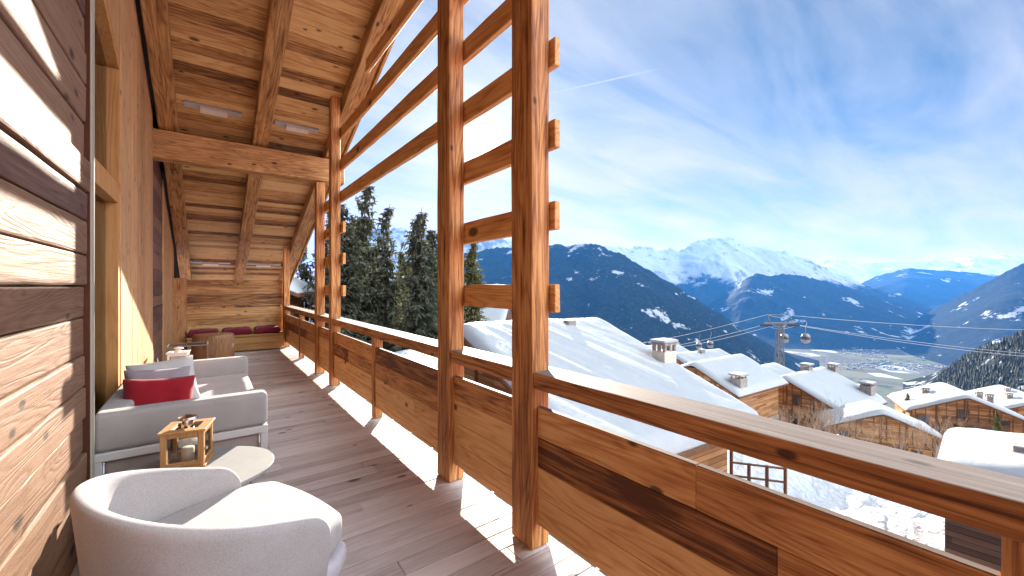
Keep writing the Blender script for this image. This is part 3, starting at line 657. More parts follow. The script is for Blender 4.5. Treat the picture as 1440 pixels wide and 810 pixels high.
# armchair
ac = thing('armchair', 'round tub armchair in light grey fabric close to the board wall', 'armchair', (0.041, 2.317, 0), 0.357)
def chair_shell():
    mb = MB(); path = []
    nS, nA = 7, 30; xe = 0.281; xs = 0.0; a, b = 0.455, 0.477
    for i in range(nS): path.append((xe + (xs-xe)*i/nS, -b, 0, -1))
    for i in range(nA+1):
        t = -math.pi/2 - math.pi*i/nA; c, s_ = math.cos(t), math.sin(t); ex = 2/2.3
        px = xs + a*math.copysign(abs(c)**ex, c); py = b*math.copysign(abs(s_)**ex, s_)
        nx, ny = math.copysign(abs(c)**(2-ex), c)/a, math.copysign(abs(s_)**(2-ex), s_)/b; l = math.hypot(nx, ny)
        path.append((px, py, nx/l, ny/l))
    for i in range(1, nS+1): path.append((xs + (xe-xs)*i/nS, b, 0, 1))
    acc = [0]
    for p, q in zip(path, path[1:]): acc.append(acc[-1]+math.hypot(q[0]-p[0], q[1]-p[1]))
    tot = acc[-1]; rings = []; th = 0.055; Rr = 0.10
    # extra stations close to both ends so the arm's top corner is round
    st_ = []
    for s_ in [0, 0.006, 0.015, 0.03, 0.05, 0.075, 0.10, 0.13]: st_ += [s_, tot-s_]
    st_ += [s for s in acc if 0.14 < s < tot-0.14]; st_.sort()
    def samp(s):
        for i in range(len(acc)-1):
            if acc[i] <= s <= acc[i+1]+1e-9:
                f = (s-acc[i])/max(1e-9, acc[i+1]-acc[i]); return [path[i][k]*(1-f)+path[i+1][k]*f for k in range(4)]
    for s in st_:
        x, y, nx, ny = samp(s); e = min(s, tot-s)
        zt = 0.551 + 0.249*min(1, max(0, (xe-x)/(xe+a))) - (Rr - math.sqrt(max(0, Rr*Rr-(Rr-min(e, Rr))**2)))
        ring = []
        def P(off, z):
            k = 1 - 0.11*(0.66-z)/0.5
            return ((x + nx*off)*k - 0.02*(1-k)*0, (y + ny*off)*k, z)
        prof = [(0, 0.20), (0.004, 0.36), (0.002, zt-0.05), (0, zt-0.022), (-0.008, zt-0.006), (-0.022, zt), (-th+0.022, zt), (-th+0.008, zt-0.006), (-th, zt-0.022), (-th, zt-0.05), (-th, 0.36), (-th, 0.20)]
        rings.append([P(o_, z) for o_, z in prof])
    m = len(rings[0]); vs = [v for r in rings for v in r]; fs = []
    for i in range(len(rings)-1):
        for k in range(m):
            a_, b_ = i*m+k, i*m+(k+1)%m; fs.append((a_, b_, b_+m, a_+m))
    fs += [tuple(reversed(range(m))), tuple(range((len(rings)-1)*m, len(rings)*m))]
    mb.add(vs, fs); return mb
o = chair_shell().build('shell', M_['grey'], ac, smooth=True, bevel=0.010, seg=3)
def dshape(x0, x1, b, inset=0.0, n=22):
    pts = []
    xs = 0.0; a = xs-x0
    for i in range(n+1):
        t = math.pi/2 + math.pi*i/n; pts.append((xs + a*math.cos(t)*1.0, b*math.sin(t)))
    m = 10
    for i in range(m+1):
        f = i/m; y = -b + 2*b*f; bul = 0.045*(1-(2*f-1)**2)
        rc = 0.09*max(0, abs(2*f-1)-0.82)/0.18
        pts.append((x1 + bul - rc, y))
    return pts
mb = MB(); mb.prism(dshape(-0.37, 0.40, 0.41), 2, 0.315, 0.455); mb.build('seat_cushion', M_['grey'], ac, smooth=True, bevel=0.035, seg=5)
mb = MB(); mb.prism(dshape(-0.40, 0.41, 0.435), 2, 0.215, 0.305); mb.build('base_shell', M_['base'], ac, smooth=True, bevel=0.03, seg=4)
for sx, sy in ((-0.25, -0.25), (-0.25, 0.25), (0.28, -0.28), (0.28, 0.28)):
    mb = MB(); mb.tube([(sx*0.9, sy*0.9, 0.213), (sx*1.12, sy*1.12, 0.003)], [0.022, 0.014], n=12); mb.build('leg', M_['base'], ac, smooth=True)
# ================================================================== TERRAIN, VALLEY AND MOUNTAINS
def sm(a, b, x):
    t = min(1, max(0, (x-a)/(b-a))); return t*t*(3-2*t)
def lerp(a, b, t): return a+(b-a)*t
VALLEY = -700.0
def ground(d, r):
    """height of the snow slope at depth d and sideways r (camera axes)"""
    left = sm(6, -10, r)
    z = -8.3
    crest = lerp(-5.7, -7.6, sm(11, 21, r))
    crest -= 1.5*sm(19.5, 24, r); z -= 0.8*sm(22, 27, r)
    z = lerp(z, crest, sm(17.5, 25.0, d) * sm(4, 9, r))
    fall = max(0, r+5)*0.285 + max(0, d-30)*0.045
    zf = -8.3 - fall
    z = lerp(z, zf, lerp(sm(26, 60, d)*0.6, sm(24, 36, d), sm(-6, 8, r)))
    if d > 110: z -= (d-110)*lerp(0.40, 0.30, left)
    return max(z, VALLEY)
def rough(x, y, d):
    a = 0.0
    if d < 60:
        a += 0.15*fbm(Vector((x*0.45, y*0.45, 0)), 5, 0.8) + 0.15*fbm(Vector((x*1.5, y*1.5, 3)), 4, 0.7)
    if d > 80: a += min(d*0.02, 25)*fbm(Vector((x*0.004, y*0.004, 7)), 5, 0.9)
    return a
def terrain():
    mb = MB(); ds = []; d = 2.0
    while d < 9000:
        ds.append(d); d *= 1.022 if d < 60 else (1.05 if d < 400 else 1.06)
    na = 230; angs = [R(-62 + 124*i/na) for i in range(na+1)]
    vs = []
    for d0 in ds:
        for a in angs:
            # rings of equal depth in front of the chalet
            r = d0*math.tan(a); p = dr(d0, r); z = ground(d0, r)
            z += rough(p.x, p.y, d0) * (1 if z > VALLEY+1 else 0.02)
            vs.append((p.x, p.y, z))
    m = na+1; fs = []
    for j in range(len(ds)-1):
        for i in range(na):
            q = j*m+i; fs.append((q, q+1, q+m+1, q+m))
    mb.add(vs, fs); return mb
def terrain_mat():
    m, nt, b = mat('snowy_ground_and_valley')
    geo = N(nt, 'ShaderNodeNewGeometry'); P = geo.outputs['Position']
    sep = N(nt, 'ShaderNodeSeparateXYZ'); nt.links.new(P, sep.inputs[0])
    n1 = N(nt, 'ShaderNodeTexNoise', inp={'Scale': 2.2, 'Detail': 8.0, 'Roughness': 0.65}); nt.links.new(P, n1.inputs['Vector'])
    v1 = N(nt, 'ShaderNodeTexVoronoi', inp={'Scale': 3.2}); nt.links.new(P, v1.inputs['Vector'])
    near = ramp(nt, n1.outputs[0], [(0.3, (0.55, 0.57, 0.60)), (0.7, (0.63, 0.64, 0.66))])
    # valley: pastures, woods, roads and roofs in patches
    vv = N(nt, 'ShaderNodeTexVoronoi', inp={'Scale': 0.0045, 'Randomness': 1.0}); nt.links.new(P, vv.inputs['Vector'])
    n2 = N(nt, 'ShaderNodeTexNoise', inp={'Scale': 0.0016, 'Detail': 8.0, 'Roughness': 0.65}); nt.links.new(P, n2.inputs['Vector'])
    n3 = N(nt, 'ShaderNodeTexNoise', inp={'Scale': 0.03, 'Detail': 4.0, 'Roughness': 0.8}); nt.links.new(P, n3.inputs['Vector'])
    sc = N(nt, 'ShaderNodeSeparateColor'); nt.links.new(vv.outputs['Color'], sc.inputs[0])
    field = ramp(nt, sc.outputs[0], [(0.0, (0.10, 0.105, 0.055)), (0.3, (0.13, 0.125, 0.07)), (0.5, (0.085, 0.07, 0.05)), (0.72, (0.15, 0.135, 0.09)), (0.84, (0.42, 0.43, 0.45))], 'CONSTANT')
    speck = ramp(nt, n3.outputs[0], [(0.42, (0.04, 0.045, 0.045)), (0.55, (0.10, 0.085, 0.07)), (0.70, (0.4, 0.4, 0.41))])
    wood_ = ramp(nt, n2.outputs[0], [(0.40, 0.0), (0.46, 1.0)])
    val = mixc(nt, ramp(nt, n2.outputs[0], [(0.50, 0.0), (0.56, 0.8)]), field, speck)
    val = mixc(nt, ramp(nt, n2.outputs[0], [(0.36, 1.0), (0.42, 0.0)]), val, (0.03, 0.04, 0.035))
    slope = mixc(nt, ramp(nt, n3.outputs[0], [(0.45, 0.0), (0.55, 0.9)]), (0.035, 0.035, 0.03), (0.74, 0.76, 0.79))
    far = mixc(nt, ramp(nt, math_node(nt, 'MULTIPLY_ADD', sep.outputs[2], 1/700.0, 1.0), [(0.02, 0.0), (0.12, 1.0)]), val, slope)
    hfac = ramp(nt, math_node(nt, 'MULTIPLY_ADD', sep.outputs[2], 1/100.0, 1.0), [(0.30, 1.0), (0.62, 0.0)])
    col = mixc(nt, hfac, near, far)
    nt.links.new(col, b.inputs['Base Color']); b.inputs['Roughness'].default_value = 0.75; b.inputs['Specular IOR Level'].default_value = 0.15
    h = math_node(nt, 'ADD', n1.outputs[0], math_node(nt, 'MULTIPLY', v1.outputs['Distance'], 0.5))
    bp = N(nt, 'ShaderNodeBump', inp={'Strength': 0.7, 'Distance': 0.25}); nt.links.new(h, bp.inputs['Height']); nt.links.new(bp.outputs[0], b.inputs['Normal'])
    return m
struct(terrain().build('snowy_ground', terrain_mat(), smooth=True))

def mountain_mat(name, snowline, band, forest=(0.014, 0.022, 0.024), patch=0.10, scale=1.0, rock=0.35, snowc=(0.42, 0.435, 0.455), gully=0.5):
    """forest below, snow above an uneven line, clearings among the trees, bare rock on the steep parts"""
    m, nt, b = mat(name)
    geo = N(nt, 'ShaderNodeNewGeometry'); P = geo.outputs['Position']
    sep = N(nt, 'ShaderNodeSeparateXYZ'); nt.links.new(P, sep.inputs[0])
    def nz(s, det=8.0, ro=0.6, vec=P, dist=0.0):
        n = N(nt, 'ShaderNodeTexNoise', inp={'Scale': s*scale, 'Detail': det, 'Roughness': ro, 'Distortion': dist}); nt.links.new(vec, n.inputs['Vector']); return n.outputs[0]
    a = nz(0.0011); c = nz(0.012, 5, 0.7); e = nz(0.0032, 6, 0.65); 
    f = nz(0.035, 3, 0.8)
    h = math_node(nt, 'DIVIDE', math_node(nt, 'SUBTRACT', sep.outputs[2], snowline), band)
    h = math_node(nt, 'ADD', h, math_node(nt, 'MULTIPLY', math_node(nt, 'SUBTRACT', a, 0.5), 3.2))
    h = math_node(nt, 'ADD', h, math_node(nt, 'MULTIPLY', math_node(nt, 'SUBTRACT', e, 0.5), 2.0*gully))
    h = math_node(nt, 'ADD', h, math_node(nt, 'MULTIPLY', math_node(nt, 'SUBTRACT', c, 0.5), 1.0))
    snowf = ramp(nt, math_node(nt, 'MULTIPLY_ADD', h, 0.5, 0.5), [(0.42, 0.0), (0.58, 1.0)])
    clear = ramp(nt, math_node(nt, 'ADD', math_node(nt, 'MULTIPLY', e, 0.75), math_node(nt, 'MULTIPLY', c, 0.25)), [(0.63-patch, 0.0), (0.66-patch, 1.0)])
    fcol = ramp(nt, f, [(0.35, [x*0.5 for x in forest]), (0.6, forest), (0.78, [min(1, x*2.4+0.03) for x in forest])])
    dn = vmath(nt, 'DOT_PRODUCT', geo.outputs['Normal'], (0, 0, 1))
    rk = math_node(nt, 'MULTIPLY', ramp(nt, math_node(nt, 'ADD', dn, math_node(nt, 'MULTIPLY', math_node(nt, 'SUBTRACT', c, 0.5), 0.9)), [(0.50, 1.0), (0.66, 0.0)]), rock)
    snowy = mixc(nt, rk, snowc, (0.10, 0.10, 0.11))
    col = mixc(nt, math_node(nt, 'MAXIMUM', snowf, math_node(nt, 'MULTIPLY', clear, 0.9)), fcol, snowy)
    nt.links.new(col, b.inputs['Base Color']); b.inputs['Roughness'].default_value = 0.9; b.inputs['Specular IOR Level'].default_value = 0.05
    return m
def mountain(name, pts, dc, db, zb, matl, amp=0.10, n=260, nv=70, seed=0, fs=1.0, pw=1.15, crest=0.02, back=0.5):
    """height field: crest line through pts (azimuth, elevation) at depth dc(px), foot at depth db"""
    rn = Vector((seed*13.7, seed*5.1, seed*3.3)); x0, x1 = pts[0][0], pts[-1][0]; vs = []; m = n+1
    def prof(x):
        for (a, ya), (b, yb) in zip(pts, pts[1:]):
            if a <= x <= b:
                t = (x-a)/(b-a); return lerp(ya, yb, t)
        return pts[-1][1]
    rows = [i/nv for i in range(nv+1)] + [1+back*(i/18) for i in range(1, 19)]
    cols_ = []
    for i in range(n+1):
        px = x0+(x1-x0)*i/n; D = dc(px) if callable(dc) else dc; B = db(px) if callable(db) else db
        # a slightly smoothed outline, then fresh roughness of its own
        yc = (prof(max(x0, px-6)) + 2*prof(px) + prof(min(x1, px+6)))/4
        zc = EYE+(HY-yc)/F*D
        cols_.append((px, D, B, zc))
    for v in rows:
        for (px, D, B, zc) in cols_:
            d = lerp(B, D, v); k = (px-CX)/F; p = dr(d, k*d)
            H = zc - zb
            if v <= 1: z = zb + H*(v**pw)
            else: z = zc - H*0.9*((v-1)/back)**1.2*back
            q = Vector((p.x, p.y, 0))*(fs/2500.0) + rn
            rid = mnoise.ridged_multi_fractal(q, 0.9, 2.15, 6, 1.0, 2.0) - 1.0
            w = math.sin(math.pi*min(v, 1.0))**0.8 if v < 1 else 0.0
            z += amp*abs(H)*rid*w
            z += crest*abs(H)*fbm(q*9, 5, 0.7)*sm(0.75, 1.0, v)
            vs.append((p.x, p.y, z))
    fsx = []
    for j in range(len(rows)-1):
        for i in range(n):
            q = j*m+i; fsx.append((q, q+1, q+m+1, q+m))
    mb = MB(); mb.add(vs, fsx); o = mb.build(name, matl, smooth=True); return struct(o)
mountain('forested_mountain', [(560,362),(640,354),(700,350),(740,345),(790,344),(830,342),(850,347),(880,360),(920,384),(960,408),(1000,434),(1050,466),(1090,489),(1130,510),(1165,530)],
         lambda x: lerp(4600, 3300, sm(640, 1130, x)), lambda x: lerp(2100, 2300, sm(640, 1130, x)), -705, mountain_mat('forest_slope', 520, 260, patch=0.052, gully=1.0), amp=0.11, seed=1, fs=1.8, crest=0.03)
mountain('snow_mountain', [(500,322),(565,319),(600,330),(640,336),(690,328),(720,338),(760,345),(800,346),(818,343),(840,346),(860,344),(880,349),(900,345),(925,350),(940,348),(955,351),(975,340),(1000,336),(1012,334),(1030,335),(1045,341),(1070,346),(1100,352),(1130,364),(1160,378),(1200,394),(1250,414),(1290,430),(1320,440)],
         lambda x: lerp(8600, 9800, sm(700, 1030, x)), 7000, -760, mountain_mat('high_snow', 60, 330, patch=0.0, scale=0.6, rock=0.75, snowc=(0.41, 0.425, 0.45)), amp=0.19, seed=2, fs=0.9, n=420, nv=90, crest=0.05)
mountain('wooded_spur', [(930,462),(960,452),(985,440),(1010,420),(1035,404),(1057,386),(1075,387),(1105,385),(1130,388),(1165,396),(1200,407),(1250,424),(1300,442),(1330,452)],
         6600, 4400, -715, mountain_mat('spur_forest', 470, 330, patch=0.04, scale=0.8, gully=1.9), amp=0.17, seed=3, fs=1.5, crest=0.045)
mountain('distant_wooded_mountain', [(1150,420),(1200,402),(1240,386),(1262,380),(1278,377),(1300,379),(1330,380),(1360,383),(1395,386),(1440,392),(1520,396),(1600,392)],
         12500, 7200, -720, mountain_mat('far_forest', 640, 380, patch=0.04, scale=0.5, gully=1.3), amp=0.16, seed=4, fs=0.7, crest=0.03)
mountain('distant_snow_range', [(1080,376),(1140,370),(1160,365),(1180,364),(1200,367),(1222,371),(1240,368),(1262,366),(1290,368),(1320,365),(1345,366),(1368,359),(1390,361),(1410,358),(1440,359),(1480,355),(1560,360)],
         21000, 14500, -720, mountain_mat('range_snow', -900, 500, patch=0.0, scale=0.35, rock=0.75, snowc=(0.70, 0.69, 0.68)), amp=0.22, seed=5, fs=0.5, crest=0.05)
mountain('valley_side_mountain', [(1180,530),(1215,505),(1250,474),(1300,442),(1350,416),(1390,396),(1415,381),(1440,370),(1500,350),(1560,338)],
         lambda x: lerp(6200, 5000, sm(1200, 1440, x)), lambda x: lerp(4600, 2900, sm(1180, 1440, x)), -705, mountain_mat('side_forest', 760, 260, patch=0.045, scale=0.8), amp=0.12, seed=6, fs=1.4)
mountain('near_wooded_hill', [(1270,568),(1310,545),(1330,522),(1360,502),(1400,486),(1440,471),(1500,452),(1560,440)],
         lambda x: lerp(1250, 950, sm(1300, 1440, x)), lambda x: lerp(800, 520, sm(1300, 1440, x)), -330, mountain_mat('hill_floor', 900, 300, patch=0.09, scale=6.0), amp=0.04, seed=7, fs=5, n=120, nv=40)

# ------------------------------------------------------------------ snow roofs and chalets
def roof_fn(L, hw, t, H, hip):
    def f(x, y):
        ax = math.sqrt(x*x+0.12) - 0.25 if abs(x) < 3 else abs(x)-0.23
        if hip: ax = max(ax, hw*(1-(L-y)/hip))
        return H - t*max(0, ax)
    return f
def roof_grid(L, hw, f, top, bot, nx, ny, noise_fn=None, round_=0.0, inset=0.0):
    mb = MB(); vs = []; m = nx+1; W2 = hw-inset; y0, y1 = inset, L-inset
    for s in (0, 1):
        for j in range(ny+1):
            for i in range(nx+1):
                x = -W2+2*W2*i/nx; y = y0+(y1-y0)*j/ny
                if s == 0:
                    e = min(W2-abs(x), y-y0, y1-y); k_ = 1.0
                    if round_: k_ = math.sqrt(max(0.0, 1-(1-min(1, e/round_))**2))*0.85+0.15
                    z = f(x, y)+bot + (top-bot)*k_ + (noise_fn(x, y)*k_ if noise_fn else 0)
                else: z = f(x, y)+bot
                vs.append((x, y, z))
    M1 = (nx+1)*(ny+1); fs = []
    for s in (0, 1):
        for j in range(ny):
            for i in range(nx):
                a = s*M1+j*m+i; q = (a, a+1, a+m+1, a+m); fs.append(q if s == 0 else q[::-1])
    for i in range(nx):
        fs.append((i, i+M1, i+1+M1, i+1)); a = ny*m+i; fs.append((a, a+1, a+1+M1, a+M1))
    for j in range(ny):
        a = j*m; fs.append((a, a+m, a+m+M1, a+M1)); a = j*m+nx; fs.append((a, a+M1, a+m+M1, a+m))
    mb.add(vs, fs); return mb
def window(t, parent_x, y, z, w, h, axis, sgn):
    """window with frame and a pane in it; axis is the wall's normal"""
    mb = MB(); b_ = 0.09
    def bx(u0, u1, z0, z1, n0, n1):
        lo, hi = sorted((parent_x+sgn*n0, parent_x+sgn*n1))
        if axis == 0: mb.box(lo, hi, u0, u1, z0, z1)
        else: mb.box(u0, u1, lo, hi, z0, z1)
    bx(y-w/2-b_, y-w/2, z-b_, z+h+b_, 0, 0.08); bx(y+w/2, y+w/2+b_, z-b_, z+h+b_, 0, 0.08)
    bx(y-w/2, y+w/2, z-b_, z, 0, 0.08); bx(y-w/2, y+w/2, z+h, z+h+b_, 0, 0.08); bx(y-0.03, y+0.03, z, z+h, 0, 0.07)
    fr = mb.build('window', W['chalv'], t)
    mb = MB(); bx(y-w/2, y-0.031, z+0.002, z+h-0.002, 0.015, 0.03); bx(y+0.031, y+w/2, z+0.002, z+h-0.002, 0.015, 0.03); mb.build('pane', M_['darkpane'], fr)
def balcony(t, wx, y0, y1, z, axis, sgn, depth=1.1):
    mb = MB()
    def bx(u0, u1, z0, z1, n0, n1):
        lo, hi = sorted((wx+sgn*n0, wx+sgn*n1))
        if axis == 0: mb.box(lo, hi, u0, u1, z0, z1)
        else: mb.box(u0, u1, lo, hi, z0, z1)
    bx(y0, y1, z, z+0.14, 0.003, depth)
    for zz in (0.35, 0.62, 0.89): bx(y0, y1, z+zz, z+zz+0.2, depth-0.06, depth)
    n = max(2, int((y1-y0)/2.2))
    for i in range(n+1): u = y0+0.06+(y1-y0-0.12)*i/n; bx(u-0.06, u+0.06, z+0.141, z+1.16, depth-0.13, depth-0.061)
    mb.build('balcony', W['chalv'], t)
def chimney(t, x, y, z0, h, w=0.9, matl='stone', capped=True):
    mb = MB(); mb.box(x-w/2, x+w/2, y-w*0.6, y+w*0.6, z0, z0+h); c = mb.build('chimney', M_[matl], t, bevel=0.04)
    if not capped or w < 0.7: return
    mb = MB()
    for sx in (-1, 0, 1):
        for sy in (-1, 1):
            mb.box(x+sx*w*0.40-0.07, x+sx*w*0.40+0.07, y+sy*w*0.48-0.07, y+sy*w*0.48+0.07, z0+h, z0+h+0.34)
    mb.box(x-w*0.62, x+w*0.62, y-w*0.75, y+w*0.75, z0+h+0.34, z0+h+0.42)
    mb.build('chimney_cap', M_['stone'], c)
    mb = MB(); mb.box(x-w*0.60, x+w*0.60, y-w*0.72, y+w*0.72, z0+h+0.42, z0+h+0.60); mb.build('cap_snow', M_['roofsnow'], c, bevel=0.08)
def chalet(name, label, A, B, hw, pitch, wall_h, sround=0.5, over=1.0, fover=1.2, th=0.55, hip=0.0, chims=(), wins=(), bals=(), wallm='chal', ripple=0.0, stone_h=0.0, res=0.5, group='snow covered chalets', fine=False):
    """A, B: world points of the front and back end of the ridge"""
    ax = Vector((B.x-A.x, B.y-A.y, 0)); L = ax.length; rz = math.atan2(ax.y, ax.x)-math.pi/2
    H = wall_h + hw*math.tan(pitch); base = A.z-H
    t = thing(name, label, 'chalet', (A.x, A.y, base), rz, group)
    tn = math.tan(pitch); f = roof_fn(L, hw, tn, H, hip)
    nx = max(10, int(2*hw/res)); ny = max(10, int(L/res)); sd = rnd.uniform(0, 99)
    def nf(x, y):
        v = 0.10*fbm(Vector((x*0.35+sd, y*0.35, 0)), 4, 0.9)
        if ripple:
            u = y - 0.5*x + 0.35*fbm(Vector((x*0.2, y*0.2, sd)), 3, 0.9)
            amp = sm(-0.5, 0.5, mnoise.noise(Vector((x*0.10, y*0.13, sd+9)))+0.1)
            v = 0.04*fbm(Vector((x*0.3+sd, y*0.3, 0)), 3, 0.9) + ripple*amp*(0.5*mnoise.noise(Vector((u*1.3, x*0.06, sd)))+0.42*mnoise.noise(Vector((u*3.4, x*0.09, sd+5)))+0.16*mnoise.noise(Vector((u*8.0, x*0.15, sd+7))))
            v += 0.10*fbm(Vector((x*0.10+sd, y*0.10, 3)), 2, 0.9)
        return v
    roof_grid(L, hw, f, 0.0, -0.18, max(8, nx//3), max(8, ny//3)).build('roof', W['chalv'], t)
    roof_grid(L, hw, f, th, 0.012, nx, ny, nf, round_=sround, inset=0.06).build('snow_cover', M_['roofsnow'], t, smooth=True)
    wx = hw-over; y0, y1 = fover, L-fover
    prof = [(-wx, 0.0), (wx, 0.0), (wx, H-tn*(wx-0.23)-0.19)]
    if not hip: prof += [(0.25, H-0.19), (-0.25, H-0.19)]
    else: prof += []
    prof += [(-wx, H-tn*(wx-0.23)-0.19)]
    mb = MB()
    mb.prism(prof, 1, y0, y1)
    mb.build('wall', W[wallm], t)
    # corner posts and board-ends that show the log courses
    mb = MB()
    for sx in (-1, 1):
        mb.box(sx*wx-0.14, sx*wx+0.14, y0-0.12, y0+0.10, 0, H-tn*(wx+0.1)-0.3)
    if wx > 3:
        for sx in (-0.5, 0.0, 0.5): mb.box(sx*wx-0.10, sx*wx+0.10, y0-0.12, y0-0.003, 0.0, H-tn*abs(sx*wx)-0.35)
        mb.box(-wx, wx, y0-0.16, y0-0.121, wall_h*0.62, wall_h*0.62+0.18)
    mb.build('corner_timber', W['chalv'], t)
    if stone_h:
        mb = MB(); mb.box(-wx-0.06, wx+0.06, y0-0.06, y1+0.06, -1.5, stone_h); mb.build('plinth', M_['cream'], t)
    else:
        mb = MB(); mb.box(-wx-0.06, wx+0.06, y0-0.06, y1+0.06, -3.0, 0.35); mb.build('plinth', M_['stone'], t)
    if wx > 4 and not hip and not fine:
        for q in range(int(2*wx/1.3)):
            u = -wx+0.6+q*1.3; zt = H-tn*abs(u)-0.45; zb_ = wall_h*0.72
            if zt-zb_ > 0.5:
                mb = MB(); mb.box(u-0.05, u+0.05, y0-0.07, y0-0.003, zb_, zt); mb.build('batten', W['chalv'], t)
        for z_ in (wall_h*0.12, wall_h*0.60):
            for q in range(int((2*wx-2.4)/2.7)+1):
                u = -wx+1.5+q*2.7 + rnd.uniform(-0.3, 0.3)
                if z_+2.0 < H-tn*abs(u)-0.3 and not any(sd_ == 'f' and abs(u-uu) < 1.6 and abs(z_-z0_) < 1.9 for (sd_, uu, z0_, _w, _h) in wins):
                    window(t, y0, u, z_, rnd.choice((0.9, 1.2, 1.5)), rnd.choice((1.2, 1.7)), 1, -1)
    for (side, u, z, w, h) in wins:
        if side == 'f': window(t, y0, u, z, w, h, 1, -1)
        elif side == 'r': window(t, wx, u, z, w, h, 0, 1)
        else: window(t, -wx, u, z, w, h, 0, -1)
    for (side, u0, u1, z) in bals:
        if side == 'f': balcony(t, y0, u0, u1, z, 1, -1)
        elif side == 'r': balcony(t, wx, u0, u1, z, 0, 1)
        else: balcony(t, -wx, u0, u1, z, 0, -1)
    for c in chims:
        chimney(t, c[0], c[1], f(c[0], c[1])-0.1, *c[2:])
    return t
def level(p, q, dp):
    """second ridge end seen at q on the same level as p at depth dp"""
    A = at(p[0], p[1], dp); h = EYE-A.z; d2 = h*F/(q[1]-HY); return A, at(q[0], q[1], d2)

# the big snow roof right below the balcony
A = dr(20.9, -2.7, -0.95); B = dr(26.2, 5.74, -0.95)
nb = chalet('snow_chalet', 'chalet with the huge wind-rippled snow roof right below the balcony', A, B, 10.0, R(20), 4.4, over=1.1, fover=1.0, th=0.62, ripple=0.15, res=0.16, fine=True,
       chims=[(5.4, 9.2, 1.15, 0.8, 'cream'), (0.9, 6.6, 0.9, 0.5)],
       wins=[('f', 5.0, 1.6, 1.3, 1.2), ('f', 2.2, 1.6, 1.3, 1.2), ('f', 5.0, 4.0, 1.1, 1.1), ('f', -1.0, 2.0, 1.3, 1.2)], bals=[('f', 1.0, 6.5, 3.0)], wallm='chal')
# chalets down the slope
A, B = level((972, 514), (1044, 501), 60)
chalet('snow_chalet', 'chalet with a long bare-edged gable roof just right of the huge snow roof', A, B, 7.0, R(25), 5.0, wins=[('f', 2.2, 2.0, 1.0, 1.4), ('f', 4.3, 1.6, 1.0, 1.4), ('f', -1.2, 2.6, 1.0, 1.4)], bals=[('f', 0, 6, 1.4)], chims=[(5.6, 2.5, 1.6, 1.5)])
A, B = level((944, 500), (1013, 493), 86)
chalet('snow_chalet', 'second snow roof behind the bare-edged gable, with one small chimney', A, B, 7, R(20), 4.5, chims=[(1.0, 8, 0.8, 0.9)])
A, B = level((905, 489), (950, 484), 104)
chalet('snow_chalet', 'farthest and highest snow roof of the row beside the cream chimney', A, B, 8, R(20), 4.5)
A, B = level((1052, 523), (1092, 513), 71)
chalet('snow_chalet', 'smaller half of the twin-gabled chalet, with plank gable on the left', A, B, 5.6, R(22), 5.5, wins=[('f', -1.5, 2.4, 0.9, 1.6), ('f', 1.6, 2.4, 0.9, 1.6)], bals=[('f', -4, 4, 1.5)], chims=[(-3.6, 3, 1.4, 0.5)])
A, B = level((1101, 533), (1160, 519), 65)
chalet('snow_chalet', 'larger half of the twin-gabled chalet, broad roof with stone chimneys', A, B, 8.6, R(25), 5.6,
       chims=[(-0.6, 9.5, 1.2, 1.3), (1.2, 15.0, 1.2, 1.2), (6.6, 13.0, 1.8, 1.5)],
       wins=[('f', 1.4, 5.6, 0.9, 1.6), ('f', -2.4, 2.4, 1.0, 1.7), ('f', 3.8, 3.4, 1.2, 1.4), ('f', 5.6, 2.2, 1.2, 1.4), ('f', 1.0, 2.4, 1.0, 1.7), ('r', 4.0, 2.2, 1.2, 1.4), ('r', 8.0, 2.2, 1.2, 1.4)], bals=[('f', -5.5, 3.0, 1.6)])
A, B = level((1243, 583), (1221, 566), 53)
chalet('snow_chalet', 'low chalet behind bare bushes with an off-centre snowy gable', A, B, 6.2, R(23), 4.2, wins=[('f', -2.0, 1.6, 1.2, 1.2), ('f', -2.0, -0.9, 1.2, 1.2), ('f', 1.8, 1.6, 1.0, 1.2), ('f', 3.6, 1.2, 0.9, 1.1)], bals=[('f', -4.5, 2.5, 0.2)])
A, B = level((1362, 560), (1322, 540), 68)
chalet('snow_chalet', 'tall orange chalet with balconies under a broad white hipped roof', A, B, 7.8, R(24), 5.6, hip=0, chims=[(-3.5, 6.5, 1.0, 1.0), (2.6, 4.0, 1.2, 0.7), (4.4, 5.6, 1.5, 0.8)],
       wins=[('f', -0.2, 5.3, 1.3, 1.5), ('f', -3.6, 2.2, 1.2, 1.4), ('f', 0.6, 2.0, 1.0, 1.4), ('f', 3.4, 2.0, 1.0, 1.3), ('f', 4.6, 4.6, 1.0, 1.1), ('l', 3, 2.2, 1.2, 1.4), ('l', 6.5, 2.2, 1.2, 1.4)], bals=[('f', -3.0, 4.8, 4.0), ('f', -6.2, -0.5, 1.2)])
A, B = level((1470, 566), (1404, 543), 84)
chalet('snow_chalet', 'rightmost chalet, cut by the picture edge, with a pipe chimney', A, B, 9.0, R(22), 5.0, chims=[(-3.0, 5.0, 1.2, 0.9), (-1.4, 9.0, 0.9, 0.8)],
       wins=[('f', -3, 2.4, 1.2, 1.4), ('f', -5.6, 2.4, 1.2, 1.4)], bals=[('f', -7, 0, 1.2)])
# hut with the deep snow roof at lower right
A_ = dr(14.0, 14.49); dd = (-0.76, 0.65); pp = (0.65, 0.76); hw = 2.7
def hutp(u, v, z): return dr(14.0+dd[0]*u+pp[0]*v, 14.49+dd[1]*u+pp[1]*v, z)
hut = chalet('snow_hut', 'dark plank hut at lower right under a deep smooth pillow of snow', hutp(13, hw, -3.95), hutp(0, hw, -3.95), hw, R(19), 4.0, sround=2.4, over=0.30, fover=0.3, th=0.8, hip=7.5, wallm='hut', res=0.12, fine=True, chims=[(-1.1, 10.9, 1.0, 0.5)])
